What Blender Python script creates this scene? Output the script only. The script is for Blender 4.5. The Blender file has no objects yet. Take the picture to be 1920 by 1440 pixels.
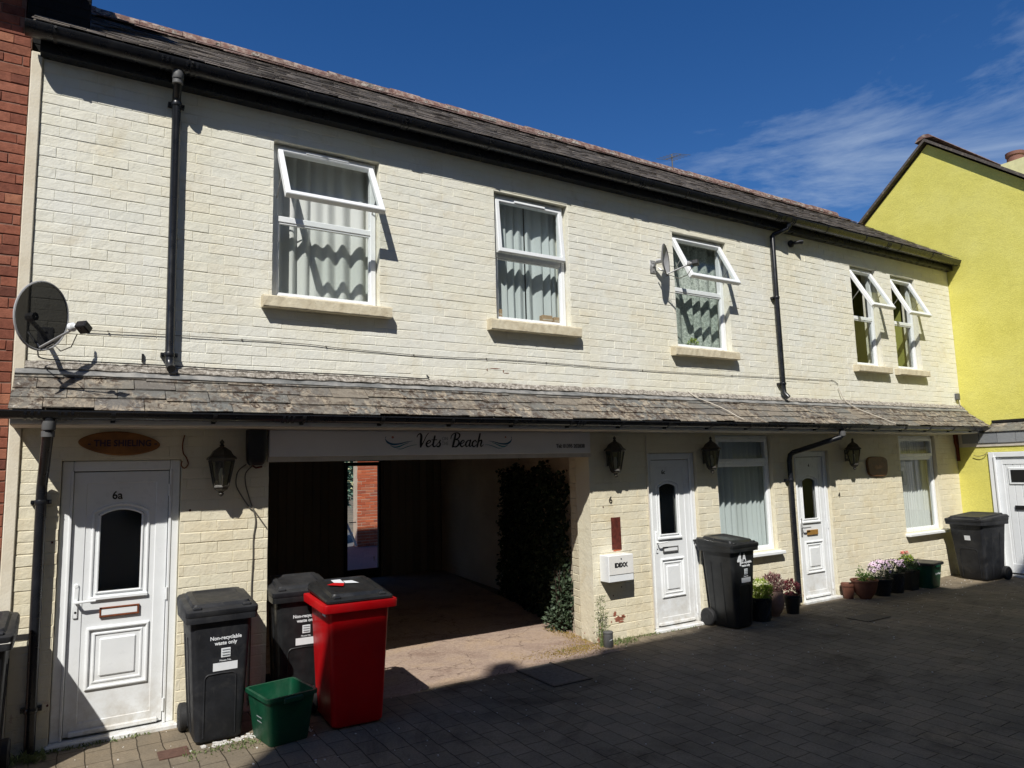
import bpy, math, random
from mathutils import Vector, Matrix
random.seed(7)
rnd = random.uniform
S = bpy.context.scene
COL = S.collection

# ------------------------------------------------------------------ camera
cam_d = bpy.data.cameras.new('camera')
cam = bpy.data.objects.new('camera', cam_d)
COL.objects.link(cam)
cam_d.sensor_width = 36.0
cam_d.lens = 1320.0 / 1920.0 * 36.0
cam_d.clip_end = 500
cam_d.clip_start = 0.05
RT = Vector((0.85051029, -0.52529976, -0.02631376))
UP = Vector((-0.04139666, -0.11673228, 0.9923003))
FW = Vector((0.52432678, 0.84287231, 0.12102765))
M = Matrix((RT, UP, -FW)).transposed().to_4x4()
M.translation = Vector((0, -6.114, 1.849))
cam.matrix_world = M
S.camera = cam

# ------------------------------------------------------------------ sun, sky
SUN = Vector((0.87, 1.0, -1.40)).normalized()      # the way the light travels
sd = bpy.data.lights.new('sun', 'SUN')
sd.energy = 5.0
sd.angle = math.radians(0.53)
sd.color = (1.0, 0.965, 0.90)
so = bpy.data.objects.new('sun', sd)
so.rotation_euler = SUN.to_track_quat('-Z', 'Y').to_euler()
so.location = (-8, -10, 14)
COL.objects.link(so)
W = bpy.data.worlds.new('World')
S.world = W
W.use_nodes = True
wn = W.node_tree; wn.nodes.clear()
def N(t, ty, **kw):
    n = t.nodes.new(ty)
    for k, v in kw.items(): setattr(n, k, v)
    return n
out = N(wn, 'ShaderNodeOutputWorld'); bg = N(wn, 'ShaderNodeBackground')
sky = N(wn, 'ShaderNodeTexSky')
sky.sky_type = 'NISHITA'; sky.sun_disc = False
sky.sun_elevation = math.asin(-SUN.z)
sky.sun_rotation = math.atan2(-SUN.x, -SUN.y)
sky.air_density = 1.0; sky.dust_density = 0.15; sky.ozone_density = 3.0
tc = N(wn, 'ShaderNodeTexCoord')
mp = N(wn, 'ShaderNodeMapping'); mp.inputs['Scale'].default_value = (1.0, 1.4, 4.6)
mp.inputs['Rotation'].default_value = (0.35, 0.25, 0.5)
n1 = N(wn, 'ShaderNodeTexNoise'); n1.inputs['Scale'].default_value = 2.1; n1.inputs['Detail'].default_value = 9; n1.inputs['Roughness'].default_value = .62
n1.inputs['Distortion'].default_value = .5
rp = N(wn, 'ShaderNodeValToRGB'); rp.color_ramp.elements[0].position = .47; rp.color_ramp.elements[1].position = .70
# the thin cloud bank lies low in the sky, round the compass point the lane runs to
sp = N(wn, 'ShaderNodeSeparateXYZ')
mz = N(wn, 'ShaderNodeMapRange'); mz.inputs['From Min'].default_value = .54; mz.inputs['From Max'].default_value = .36
mx = N(wn, 'ShaderNodeMapRange'); mx.inputs['From Min'].default_value = .42; mx.inputs['From Max'].default_value = .74
m1 = N(wn, 'ShaderNodeMath', operation='MULTIPLY'); m2 = N(wn, 'ShaderNodeMath', operation='MULTIPLY'); m3 = N(wn, 'ShaderNodeMath', operation='MULTIPLY')
m3.inputs[1].default_value = .76
mix = N(wn, 'ShaderNodeMixRGB'); mix.inputs['Color2'].default_value = (7.0, 8.6, 11.0, 1)
hs = N(wn, 'ShaderNodeHueSaturation'); hs.inputs['Hue'].default_value = .511; hs.inputs['Saturation'].default_value = 1.33; hs.inputs['Value'].default_value = 1.46
L = wn.links.new
L(tc.outputs['Generated'], mp.inputs[0]); L(mp.outputs[0], n1.inputs['Vector']); L(n1.outputs['Fac'], rp.inputs[0])
L(tc.outputs['Generated'], sp.inputs[0]); L(sp.outputs[2], mz.inputs[0]); L(sp.outputs[0], mx.inputs[0])
L(rp.outputs[0], m1.inputs[0]); L(mz.outputs[0], m1.inputs[1]); L(m1.outputs[0], m2.inputs[0]); L(mx.outputs[0], m2.inputs[1])
L(m2.outputs[0], m3.inputs[0]); L(m3.outputs[0], mix.inputs['Fac'])
L(sky.outputs[0], hs.inputs['Color']); L(hs.outputs[0], mix.inputs['Color1']); L(mix.outputs[0], bg.inputs[0])
bg.inputs[1].default_value = 0.060
L(bg.outputs[0], out.inputs[0])
S.view_settings.view_transform = 'Standard'
S.view_settings.look = 'None'
S.view_settings.exposure = 0.12
S.view_settings.gamma = 1.0
S.view_settings.use_curve_mapping = False
S.render.engine = 'CYCLES'
S.cycles.max_bounces = 8
S.cycles.transparent_max_bounces = 16

# ------------------------------------------------------------------ materials
MATS = {}
class Mat:
    """small helper that wires one procedural Principled material"""
    def __init__(s, name, col=(.5, .5, .5), rough=.6, metal=0.0, spec=.5):
        s.m = bpy.data.materials.new(name); s.m.use_nodes = True
        s.t = s.m.node_tree; s.p = s.t.nodes['Principled BSDF']
        s.p.inputs['Base Color'].default_value = (*col, 1)
        s.p.inputs['Roughness'].default_value = rough
        s.p.inputs['Metallic'].default_value = metal
        s.p.inputs['Specular IOR Level'].default_value = spec
        s.co = s.t.nodes.new('ShaderNodeNewGeometry').outputs['Position']
        MATS[name] = s.m
    def n(s, ty, **kw): return N(s.t, ty, **kw)
    def l(s, a, b): s.t.links.new(a, b)
    def scaled(s, v):
        m = s.n('ShaderNodeMapping'); m.inputs['Scale'].default_value = v; s.l(s.co, m.inputs[0]); return m.outputs[0]
    def noise(s, scale, detail=5, rough=.55, dist=0, vec=None):
        k = s.n('ShaderNodeTexNoise'); k.inputs['Scale'].default_value = scale; k.inputs['Detail'].default_value = detail
        k.inputs['Roughness'].default_value = rough; k.inputs['Distortion'].default_value = dist
        s.l(vec or s.co, k.inputs['Vector']); return k.outputs['Fac']
    def ramp(s, fac, stops):
        r = s.n('ShaderNodeValToRGB'); e = r.color_ramp.elements
        while len(e) < len(stops): e.new(.5)
        for i, (p, c) in enumerate(stops):
            e[i].position = p; e[i].color = (*c, 1) if len(c) == 3 else c
        s.l(fac, r.inputs[0]); return r.outputs[0]
    def mix(s, fac, a, b, mode='MIX'):
        k = s.n('ShaderNodeMixRGB', blend_type=mode)
        for sock, v in ((k.inputs[0], fac), (k.inputs[1], a), (k.inputs[2], b)):
            if isinstance(v, (int, float)): sock.default_value = v
            elif isinstance(v, tuple): sock.default_value = (*v, 1)
            else: s.l(v, sock)
        return k.outputs[0]
    def island(s):
        return s.n('ShaderNodeNewGeometry').outputs['Random Per Island']
    def col(s, v): s.l(v, s.p.inputs['Base Color'])
    def bump(s, h, strength=.4, dist=.01):
        b = s.n('ShaderNodeBump'); b.inputs['Strength'].default_value = strength; b.inputs['Distance'].default_value = dist
        s.l(h, b.inputs['Height'])
        if s.p.inputs['Normal'].is_linked: s.l(s.p.inputs['Normal'].links[0].from_socket, b.inputs['Normal'])
        s.l(b.outputs[0], s.p.inputs['Normal'])
    def maprange(s, v, a, b, c=0., d=1.):
        k = s.n('ShaderNodeMapRange')
        for i, x in zip((1, 2, 3, 4), (a, b, c, d)): k.inputs[i].default_value = x
        s.l(v, k.inputs[0]); return k.outputs[0]
    def axis(s, i):
        k = s.n('ShaderNodeSeparateXYZ'); s.l(s.co, k.inputs[0]); return k.outputs[i]

def painted_brick():
    a = Mat('cream_masonry_paint', rough=.72, spec=.25)
    isl = a.island()
    base = a.mix(a.ramp(a.noise(.9, 3), [(.38, (.745, .72, .60)), (.62, (.765, .755, .665))]), (0, 0, 0), (0, 0, 0)) if 0 else a.ramp(a.noise(.9, 3), [(.38, (.735, .710, .590)), (.62, (.745, .740, .670))])
    low = a.ramp(a.noise(1.3, 3), [(.35, (.715, .655, .495)), (.65, (.72, .68, .55))])
    z = a.maprange(a.axis(2), 2.4, 2.75)
    b = a.mix(z, low, base)
    tint = a.ramp(isl, [(0, (.965, .97, .965)), (.35, (1, .99, .96)), (.7, (.985, .985, .985)), (1, (1.0, .975, .93))])
    b = a.mix(1.0, b, tint, 'MULTIPLY')
    dirt = a.ramp(a.noise(3.2, 8, .65, .6), [(.30, (.86, .80, .70)), (.46, (1, 1, 1))])
    b = a.mix(.55, b, a.mix(1, b, dirt, 'MULTIPLY'))
    fl = a.ramp(a.noise(26, 6, .7), [(.735, (0, 0, 0)), (.76, (1, 1, 1))])
    b = a.mix(fl, b, (.42, .31, .23))
    # rain streaks under the sills and eaves
    st = a.ramp(a.noise(1.0, 5, .6, 0, a.scaled((9, 9, .5))), [(.55, (1, 1, 1)), (.80, (.86, .81, .73))])
    b = a.mix(.45, b, a.mix(1, b, st, 'MULTIPLY'))
    # bare patch of red brick and algae near the ground
    foot = a.maprange(a.axis(2), .42, .0)
    pk = a.ramp(a.noise(5.5, 6, .7, .4), [(.60, (0, 0, 0)), (.63, (1, 1, 1))])
    b = a.mix(a.mix(1, pk, foot, 'MULTIPLY'), b, (.30, .10, .07))
    gr = a.ramp(a.noise(8, 6, .7), [(.45, (0, 0, 0)), (.7, (1, 1, 1))])
    foot2 = a.maprange(a.axis(2), .14, .0)
    b = a.mix(a.mix(1, gr, foot2, 'MULTIPLY'), b, (.16, .14, .06))
    a.col(b)
    a.bump(a.noise(42, 6, .65), .45, .006)
    a.bump(a.noise(9, 5, .65), .55, .016)
painted_brick()
def red_brick():
    a = Mat('red_brick', rough=.85, spec=.2)
    c = a.ramp(a.island(), [(0, (.15, .055, .038)), (.3, (.27, .092, .056)), (.6, (.33, .125, .078)), (.85, (.20, .068, .044)), (1, (.40, .17, .10))])
    n = a.ramp(a.noise(20, 7, .7), [(.3, (.62, .6, .6)), (.6, (1, 1, 1))])
    a.col(a.mix(1, c, n, 'MULTIPLY')); a.bump(a.noise(60, 6, .7), .5, .006)
    m = Mat('brick_mortar', rough=.95, spec=.1); m.col(m.ramp(m.noise(15), [(.3, (.16, .085, .065)), (.7, (.27, .17, .13))])); m.bump(m.noise(60), .5, .005)
    f = Mat('orange_brick', rough=.9, spec=.2)
    c = f.ramp(f.island(), [(0, (.42, .10, .05)), (.5, (.55, .15, .07)), (.8, (.30, .09, .06)), (1, (.6, .2, .10))]); f.col(c)
    f2 = Mat('pale_mortar', rough=.95); f2.col(f2.ramp(f2.noise(12), [(.3, (.45, .36, .28)), (.7, (.58, .48, .38))]))
red_brick()
def render():
    a = Mat('cream_render', rough=.85, spec=.2)
    a.col(a.ramp(a.noise(4, 6), [(.3, (.62, .55, .42)), (.7, (.74, .69, .57))])); a.bump(a.noise(70, 6, .7), .5, .006)
    a = Mat('sill_stone', rough=.9, spec=.2)
    c = a.ramp(a.noise(14, 6), [(.3, (.50, .43, .30)), (.7, (.66, .60, .45))])
    sp_ = a.ramp(a.noise(48, 4, .7), [(.66, (0, 0, 0)), (.70, (1, 1, 1))])
    a.col(a.mix(sp_, c, (.12, .09, .07))); a.bump(a.noise(50), .5, .006)
    a = Mat('yellow_render', rough=.85, spec=.2)
    c = a.ramp(a.noise(1.6, 6, .6), [(.3, (.70, .645, .145)), (.5, (.745, .69, .17)), (.72, (.785, .735, .21))])
    fine = a.ramp(a.noise(55, 5, .7), [(.3, (.84, .84, .84)), (.6, (1, 1, 1))])
    st = a.ramp(a.noise(1.0, 6, .62, .2, a.scaled((1, 5, .35))), [(.55, (1, 1, 1)), (.80, (.88, .87, .82))]); c = a.mix(.5, c, a.mix(1, c, st, 'MULTIPLY'))
    a.col(a.mix(1, c, fine, 'MULTIPLY')); a.bump(a.noise(70, 5, .7), .8, .010); a.bump(a.noise(6, 4), .25, .03)
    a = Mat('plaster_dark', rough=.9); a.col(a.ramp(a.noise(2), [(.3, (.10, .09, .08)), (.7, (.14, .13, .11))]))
    a = Mat('passage_paint', rough=.85); a.col(a.ramp(a.noise(1.5, 5), [(.3, (.50, .42, .32)), (.7, (.66, .57, .44))])); a.bump(a.noise(40), .4, .006)
    a = Mat('brown_boards', rough=.8); a.col(a.ramp(a.island(), [(0, (.17, .14, .10)), (1, (.26, .22, .17))]))
    a = Mat('olive_wall', (.24, .25, .055), .8)
    a = Mat('inside_white', (.62, .64, .62), .7)
render()
def slate():
    a = Mat('weathered_slate', rough=.8, spec=.3)
    c = a.ramp(a.island(), [(0, (.115, .108, .10)), (.25, (.18, .165, .14)), (.5, (.145, .148, .14)), (.75, (.215, .185, .145)), (1, (.13, .125, .12))])
    ga = a.n('ShaderNodeMapping'); ga.inputs['Scale'].default_value = (1, 1, 1); a.l(a.co, ga.inputs[0])
    streak = a.noise(9, 8, .72, .7, a.scaled((1.5, .8, .8)))
    patch = a.ramp(a.noise(1.7, 4, .6), [(.34, (.12, .12, .12)), (.52, (1, 1, 1))])
    li = a.ramp(streak, [(.50, (0, 0, 0)), (.60, (1, 1, 1))])
    c = a.mix(a.mix(1, a.mix(1, li, patch, 'MULTIPLY'), (.85, .85, .85), 'MULTIPLY'), c, (.40, .335, .25))
    dk = a.ramp(a.noise(15, 9, .75, .6), [(.49, (0, 0, 0)), (.56, (1, 1, 1))])
    c = a.mix(a.mix(1, dk, patch, 'MULTIPLY'), c, (.060, .040, .028))
    up = a.ramp(a.noise(24, 8, .78, .4), [(.60, (0, 0, 0)), (.66, (1, 1, 1))])
    c = a.mix(a.mix(1, up, a.ramp(patch, [(0, (.35, .35, .35)), (1, (1, 1, 1))]), 'MULTIPLY'), c, (.62, .58, .50))
    a.col(c); a.bump(a.noise(28, 8, .75), .9, .014)
    a = Mat('main_roof_slate', rough=.8, spec=.3)
    c = a.ramp(a.island(), [(0, (.060, .054, .050)), (.3, (.11, .098, .088)), (.6, (.085, .072, .062)), (1, (.15, .13, .115))])
    li = a.ramp(a.noise(18, 8, .7), [(.52, (0, 0, 0)), (.66, (1, 1, 1))])
    c = a.mix(a.mix(1, li, (.6, .6, .6), 'MULTIPLY'), c, (.32, .27, .20)); a.col(c); a.bump(a.noise(30, 8, .7), .7, .01)
    a = Mat('terracotta_ridge', rough=.85)
    c = a.ramp(a.island(), [(0, (.10, .052, .042)), (.5, (.17, .088, .068)), (1, (.13, .068, .055))])
    li = a.ramp(a.noise(14, 8, .7), [(.46, (0, 0, 0)), (.60, (1, 1, 1))])
    a.col(a.mix(a.mix(1, li, (.7, .7, .7), 'MULTIPLY'), c, (.40, .33, .27))); a.bump(a.noise(30), .6, .01)
    a = Mat('lead_flashing', rough=.55, spec=.5)
    c = a.ramp(a.noise(7, 7, .65), [(.3, (.10, .105, .105)), (.5, (.19, .19, .185)), (.65, (.30, .29, .27))]); a.col(c); a.bump(a.noise(12), .5, .015)
    a = Mat('mortar_fillet', rough=.95)
    c = a.ramp(a.noise(30, 8, .75), [(.38, (.10, .085, .07)), (.5, (.30, .27, .23)), (.62, (.52, .49, .44))]); a.col(c); a.bump(a.noise(35, 8, .75), 1, .02)
    a = Mat('grey_hung_slate', rough=.6)
    a.col(a.ramp(a.island(), [(0, (.16, .17, .18)), (1, (.26, .27, .28))])); a.bump(a.noise(20), .4, .01)
slate()
def plain(name, col, rough=.5, spec=.5, vary=.12, scale=9, bump=0.0, metal=0.0):
    a = Mat(name, col, rough, metal, spec)
    d = tuple(c * (1 - vary) for c in col); u = tuple(min(1, c * (1 + vary)) for c in col)
    a.col(a.ramp(a.noise(scale, 6, .6), [(.3, d), (.7, u)]))
    r = a.maprange(a.noise(scale * 2.3, 5), .3, .7, max(0, rough - .08), min(1, rough + .10)); a.l(r, a.p.inputs['Roughness'])
    if bump: a.bump(a.noise(scale * 6, 5, .6), bump, .004)
    return a
plain('black_upvc', (.010, .011, .014), .30, .5, .3, 5)
plain('black_gloss', (.008, .008, .009), .45)
plain('white_upvc', (.78, .80, .81), .30, .5, .035, 5)
u_ = plain('white_upvc_dirty', (.76, .78, .79), .32, .5, .04, 5)
src = u_.p.inputs['Base Color'].links[0].from_socket
gz_ = u_.maprange(u_.axis(2), .55, .0); gn = u_.ramp(u_.noise(6, 8, .7), [(.40, (0, 0, 0)), (.72, (1, 1, 1))])
u_.col(u_.mix(u_.mix(1, gz_, gn, 'MULTIPLY'), src, (.42, .38, .31)))
plain('white_paint', (.74, .73, .70), .5, .4, .06)
plain('sign_white', (.70, .69, .69), .45, .4, .04, 3)
plain('soffit_cream', (.55, .50, .42), .7)
plain('sash_rubber', (.02, .02, .02), .6)
plain('bin_grey', (.015, .016, .019), .52, .28, .35, 7, .15)
plain('bin_black', (.012, .013, .014), .38, .5, .4, 7, .15)
plain('bin_red', (.50, .001, .004), .42, .3, .10, 4, .1)
plain('crate_green', (.003, .060, .028), .45, .4, .22, 6, .1)
def scuff(name, dust, amt=.5):
    m_ = MATS[name]; t_ = m_.node_tree; w_ = Mat.__new__(Mat); w_.m = m_; w_.t = t_; w_.p = t_.nodes['Principled BSDF']; w_.co = t_.nodes.new('ShaderNodeNewGeometry').outputs['Position']
    src = w_.p.inputs['Base Color'].links[0].from_socket
    g1 = w_.ramp(w_.noise(7, 9, .75, .8), [(.50, (0, 0, 0)), (.78, (amt, amt, amt))])
    sc = w_.ramp(w_.noise(1.0, 4, .6, .4, w_.scaled((60, 60, 4))), [(.66, (0, 0, 0)), (.72, (amt * .7,) * 3)])
    up_ = w_.n('ShaderNodeSeparateXYZ'); gn_ = w_.n('ShaderNodeNewGeometry'); w_.l(gn_.outputs['Normal'], up_.inputs[0]); top = w_.maprange(up_.outputs[2], .6, 1.0, 0, amt * .5)
    c_ = w_.mix(g1, src, dust); c_ = w_.mix(sc, c_, dust); c_ = w_.mix(top, c_, dust); w_.col(c_)
scuff('bin_grey', (.075, .072, .066), .45); scuff('bin_black', (.05, .048, .045), .35); scuff('bin_red', (.40, .05, .045), .30); scuff('crate_green', (.06, .12, .08), .5)
plain('tyre_black', (.015, .015, .016), .7)
plain('wood_sign', (.22, .09, .02), .45, .4, .35, 7, .2)
plain('wood_plaque', (.13, .055, .018), .5, .4, .35, 14, .3)
plain('dark_timber', (.022, .018, .014), .7, .3, .3, 6)
plain('dark_letter', (.03, .012, .03), .6)
plain('black_letter', (.008, .008, .01), .5)
plain('grey_letter', (.30, .33, .35), .6)
plain('teal_letter', (.05, .22, .28), .5)
plain('navy_letter', (.01, .10, .20), .5)
plain('coral_letter', (.45, .16, .12), .5)
plain('white_letter', (.72, .74, .76), .5, .4, .05)
plain('brass', (.42, .26, .05), .35, .5, .2, 9, 0, .8)
plain('brown_flap', (.30, .16, .04), .45)
plain('rust', (.16, .045, .018), .85, .3, .35, 30, .4)
plain('rust_red', (.10, .022, .014), .8, .3, .4, 25, .4)
plain('lantern_metal', (.035, .030, .022), .45, .5, .4, 20)
plain('galvanised', (.40, .40, .40), .45, .5, .15, 12, 0, .6)
plain('cable_grey', (.11, .10, .08), .7)
plain('cable_pale', (.55, .50, .42), .7)
plain('pot_terracotta', (.15, .060, .038), .7, .3, .2, 10, .3)
plain('pot_pink', (.26, .17, .14), .8, .3, .2, 12, .3)
plain('pot_black', (.014, .016, .017), .45)
plain('soil', (.035, .022, .014), .95)
plain('pale_yellow_render', (.70, .68, .36), .85)
plain('chimney_clay', (.19, .085, .06), .8)
plain('chimney_shade_black', (.006, .006, .006), .8, .2)  # shade of the chimney stack put into its colour
plain('plastic_grey', (.10, .10, .10), .6)
plain('cardboard', (.36, .25, .15), .8)
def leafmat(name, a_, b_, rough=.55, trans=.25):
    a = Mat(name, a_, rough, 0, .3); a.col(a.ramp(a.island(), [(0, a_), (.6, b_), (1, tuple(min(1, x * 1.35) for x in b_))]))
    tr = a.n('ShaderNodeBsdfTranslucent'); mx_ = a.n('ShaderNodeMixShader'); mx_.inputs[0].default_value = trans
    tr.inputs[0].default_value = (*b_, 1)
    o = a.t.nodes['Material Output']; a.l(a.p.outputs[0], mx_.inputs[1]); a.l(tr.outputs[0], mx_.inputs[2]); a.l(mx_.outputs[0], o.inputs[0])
leafmat('leaf_green', (.05, .10, .02), (.12, .22, .04))
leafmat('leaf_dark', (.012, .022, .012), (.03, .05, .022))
leafmat('ivy_green', (.030, .045, .028), (.07, .10, .06), .5, .1)
leafmat('leaf_lime', (.12, .22, .03), (.34, .42, .08))
leafmat('flower_cream', (.72, .72, .35), (.85, .85, .55))
leafmat('leaf_red', (.10, .02, .03), (.20, .05, .06))
leafmat('leaf_mauve', (.14, .07, .08), (.28, .15, .14))
leafmat('flower_pink', (.62, .42, .58), (.80, .62, .76), .6, .15)
leafmat('flower_red', (.40, .06, .06), (.62, .14, .12))
leafmat('weed_green', (.09, .12, .045), (.18, .22, .09))
leafmat('moss', (.16, .10, .02), (.34, .24, .05))
leafmat('bush_blue', (.03, .10, .06), (.20, .32, .26))
plain('flower_eye', (.10, .02, .08), .7)
def glass(name, tint=(.93, .96, .945), rough=0.0, base=.0):
    m = bpy.data.materials.new(name); m.use_nodes = True; t = m.node_tree; t.nodes.clear()
    o = N(t, 'ShaderNodeOutputMaterial'); mx_ = N(t, 'ShaderNodeMixShader'); tr = N(t, 'ShaderNodeBsdfTransparent'); gl = N(t, 'ShaderNodeBsdfGlossy')
    lw = N(t, 'ShaderNodeLayerWeight'); lw.inputs[0].default_value = .5
    fr = N(t, 'ShaderNodeMath', operation='POWER'); fr.inputs[1].default_value = 5.0; t.links.new(lw.outputs['Facing'], fr.inputs[0])
    ad = N(t, 'ShaderNodeMath', operation='MULTIPLY_ADD'); ad.inputs[1].default_value = .9; ad.inputs[2].default_value = .075 + base
    tr.inputs[0].default_value = (*tint, 1); gl.inputs['Roughness'].default_value = rough
    t.links.new(fr.outputs[0], ad.inputs[0]); t.links.new(ad.outputs[0], mx_.inputs[0]); t.links.new(tr.outputs[0], mx_.inputs[1]); t.links.new(gl.outputs[0], mx_.inputs[2]); t.links.new(mx_.outputs[0], o.inputs[0])
    MATS[name] = m
glass('window_glass'); glass('door_glass', (.75, .77, .75), .10, .04); glass('lantern_glass', (.6, .6, .5), .15, .02)
def curtain(name, c, dens):
    a = Mat(name, c, .9, 0, .1)
    tr = a.n('ShaderNodeBsdfTranslucent'); tr.inputs[0].default_value = (*c, 1); mx_ = a.n('ShaderNodeMixShader'); mx_.inputs[0].default_value = dens
    o = a.t.nodes['Material Output']; a.l(a.p.outputs[0], mx_.inputs[1]); a.l(tr.outputs[0], mx_.inputs[2]); a.l(mx_.outputs[0], o.inputs[0])
    return a
curtain('curtain_white', (.76, .77, .75), .25); curtain('curtain_pale', (.64, .69, .70), .25)
lc = curtain('curtain_lace', (.40, .48, .42), .3)
lc.col(lc.ramp(lc.noise(38, 6, .75, 1.2), [(.40, (.22, .26, .23)), (.58, (.68, .74, .68))]))
def mesh_dish():
    a = Mat('dish_mesh', (.012, .012, .013), .7, 0, .1)
    tr = a.n('ShaderNodeBsdfTransparent'); mx_ = a.n('ShaderNodeMixShader'); mx_.inputs[0].default_value = .045
    o = a.t.nodes['Material Output']; a.l(a.p.outputs[0], mx_.inputs[1]); a.l(tr.outputs[0], mx_.inputs[2]); a.l(mx_.outputs[0], o.inputs[0])
mesh_dish()
plain('dish_grey', (.34, .34, .34), .5)
def ground_mats():
    a = Mat('block_paving', rough=.88, spec=.25)
    mpn = a.n('ShaderNodeMapping'); mpn.inputs['Rotation'].default_value = (0, 0, math.radians(90)); a.l(a.co, mpn.inputs[0])
    dn = a.n('ShaderNodeMixRGB', blend_type='ADD'); dn.inputs[0].default_value = .030
    nz = a.n('ShaderNodeTexNoise'); nz.inputs['Scale'].default_value = 5; nz.inputs['Detail'].default_value = 5; a.l(a.co, nz.inputs['Vector'])
    a.l(mpn.outputs[0], dn.inputs[1]); a.l(nz.outputs['Color'], dn.inputs[2])
    b = a.n('ShaderNodeTexBrick'); b.offset = .5; b.offset_frequency = 2; b.squash = 1.35; b.squash_frequency = 3
    a.l(dn.outputs[0], b.inputs['Vector'])
    b.inputs['Scale'].default_value = 1.0; b.inputs['Brick Width'].default_value = .235; b.inputs['Row Height'].default_value = .158
    b.inputs['Mortar Size'].default_value = .0045; b.inputs['Mortar Smooth'].default_value = .8; b.inputs['Bias'].default_value = 0
    b.inputs['Color1'].default_value = (.205, .172, .128, 1); b.inputs['Color2'].default_value = (.255, .212, .155, 1); b.inputs['Mortar'].default_value = (.075, .06, .04, 1)
    st = a.ramp(a.noise(1.1, 6, .65), [(.25, (.50, .49, .48)), (.5, (.85, .84, .82)), (.7, (1.15, 1.08, .98))])
    c = a.mix(1, b.outputs['Color'], st, 'MULTIPLY')
    g = a.ramp(a.noise(60, 6, .75), [(.3, (.65, .65, .65)), (.6, (1.08, 1.08, 1.08))]); c = a.mix(1, c, g, 'MULTIPLY')
    spk = a.ramp(a.noise(7.5, 2, .5), [(.74, (0, 0, 0)), (.755, (1, 1, 1))]); c = a.mix(a.mix(1, spk, (.5, .5, .5), 'MULTIPLY'), c, (.40, .38, .35))
    oil = a.ramp(a.noise(.85, 7, .7, 1.2), [(.52, (1, 1, 1)), (.66, (.45, .44, .43))]); c = a.mix(.8, c, a.mix(1, c, oil, 'MULTIPLY'))
    dust = a.ramp(a.noise(.6, 8, .75, .8), [(.50, (0, 0, 0)), (.72, (1, 1, 1))]); c = a.mix(a.mix(1, dust, (.5, .5, .5), 'MULTIPLY'), c, (.30, .25, .18))
    a.col(c)
    inv = a.n('ShaderNodeMath', operation='SUBTRACT'); inv.inputs[0].default_value = 1; a.l(b.outputs['Fac'], inv.inputs[1])
    a.bump(inv.outputs[0], .9, .010); a.bump(a.noise(70, 6, .7), .5, .006); a.bump(a.noise(4, 3), .4, .02)
    a = Mat('worn_concrete', rough=.9, spec=.2)
    c = a.ramp(a.noise(2.2, 8, .65, .6), [(.28, (.25, .175, .14)), (.5, (.38, .29, .235)), (.72, (.42, .31, .215))])
    g = a.ramp(a.noise(38, 7, .75), [(.3, (.68, .66, .64)), (.6, (1.1, 1.1, 1.08))]); c = a.mix(1, c, g, 'MULTIPLY')
    ck = a.n('ShaderNodeTexVoronoi', feature='DISTANCE_TO_EDGE'); ck.inputs['Scale'].default_value = 1.7
    dd = a.n('ShaderNodeMixRGB', blend_type='ADD'); dd.inputs[0].default_value = .35; n2 = a.n('ShaderNodeTexNoise'); n2.inputs['Scale'].default_value = 4; n2.inputs['Detail'].default_value = 6
    a.l(a.co, n2.inputs['Vector']); a.l(a.co, dd.inputs[1]); a.l(n2.outputs['Color'], dd.inputs[2]); a.l(dd.outputs[0], ck.inputs['Vector'])
    cr = a.ramp(ck.outputs['Distance'], [(0, (.45, .42, .4)), (.012, (1, 1, 1))]); c = a.mix(1, c, cr, 'MULTIPLY')
    a.col(c); a.bump(a.noise(30, 8, .7), .7, .012)
    a = Mat('yard_tarmac', rough=.9); a.col(a.ramp(a.noise(30), [(.3, (.09, .09, .10)), (.7, (.14, .14, .15))]))
    plain('iron_cover', (.055, .045, .038), .7, .4, .3, 30, .6)
    plain('cover_brown', (.115, .062, .045), .8, .3, .2, 30, .5)
    plain('cover_edge', (.12, .11, .10), .8, .3, .3, 30, .6)
    plain('rubble_white', (.62, .60, .56), .9)
ground_mats()

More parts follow.
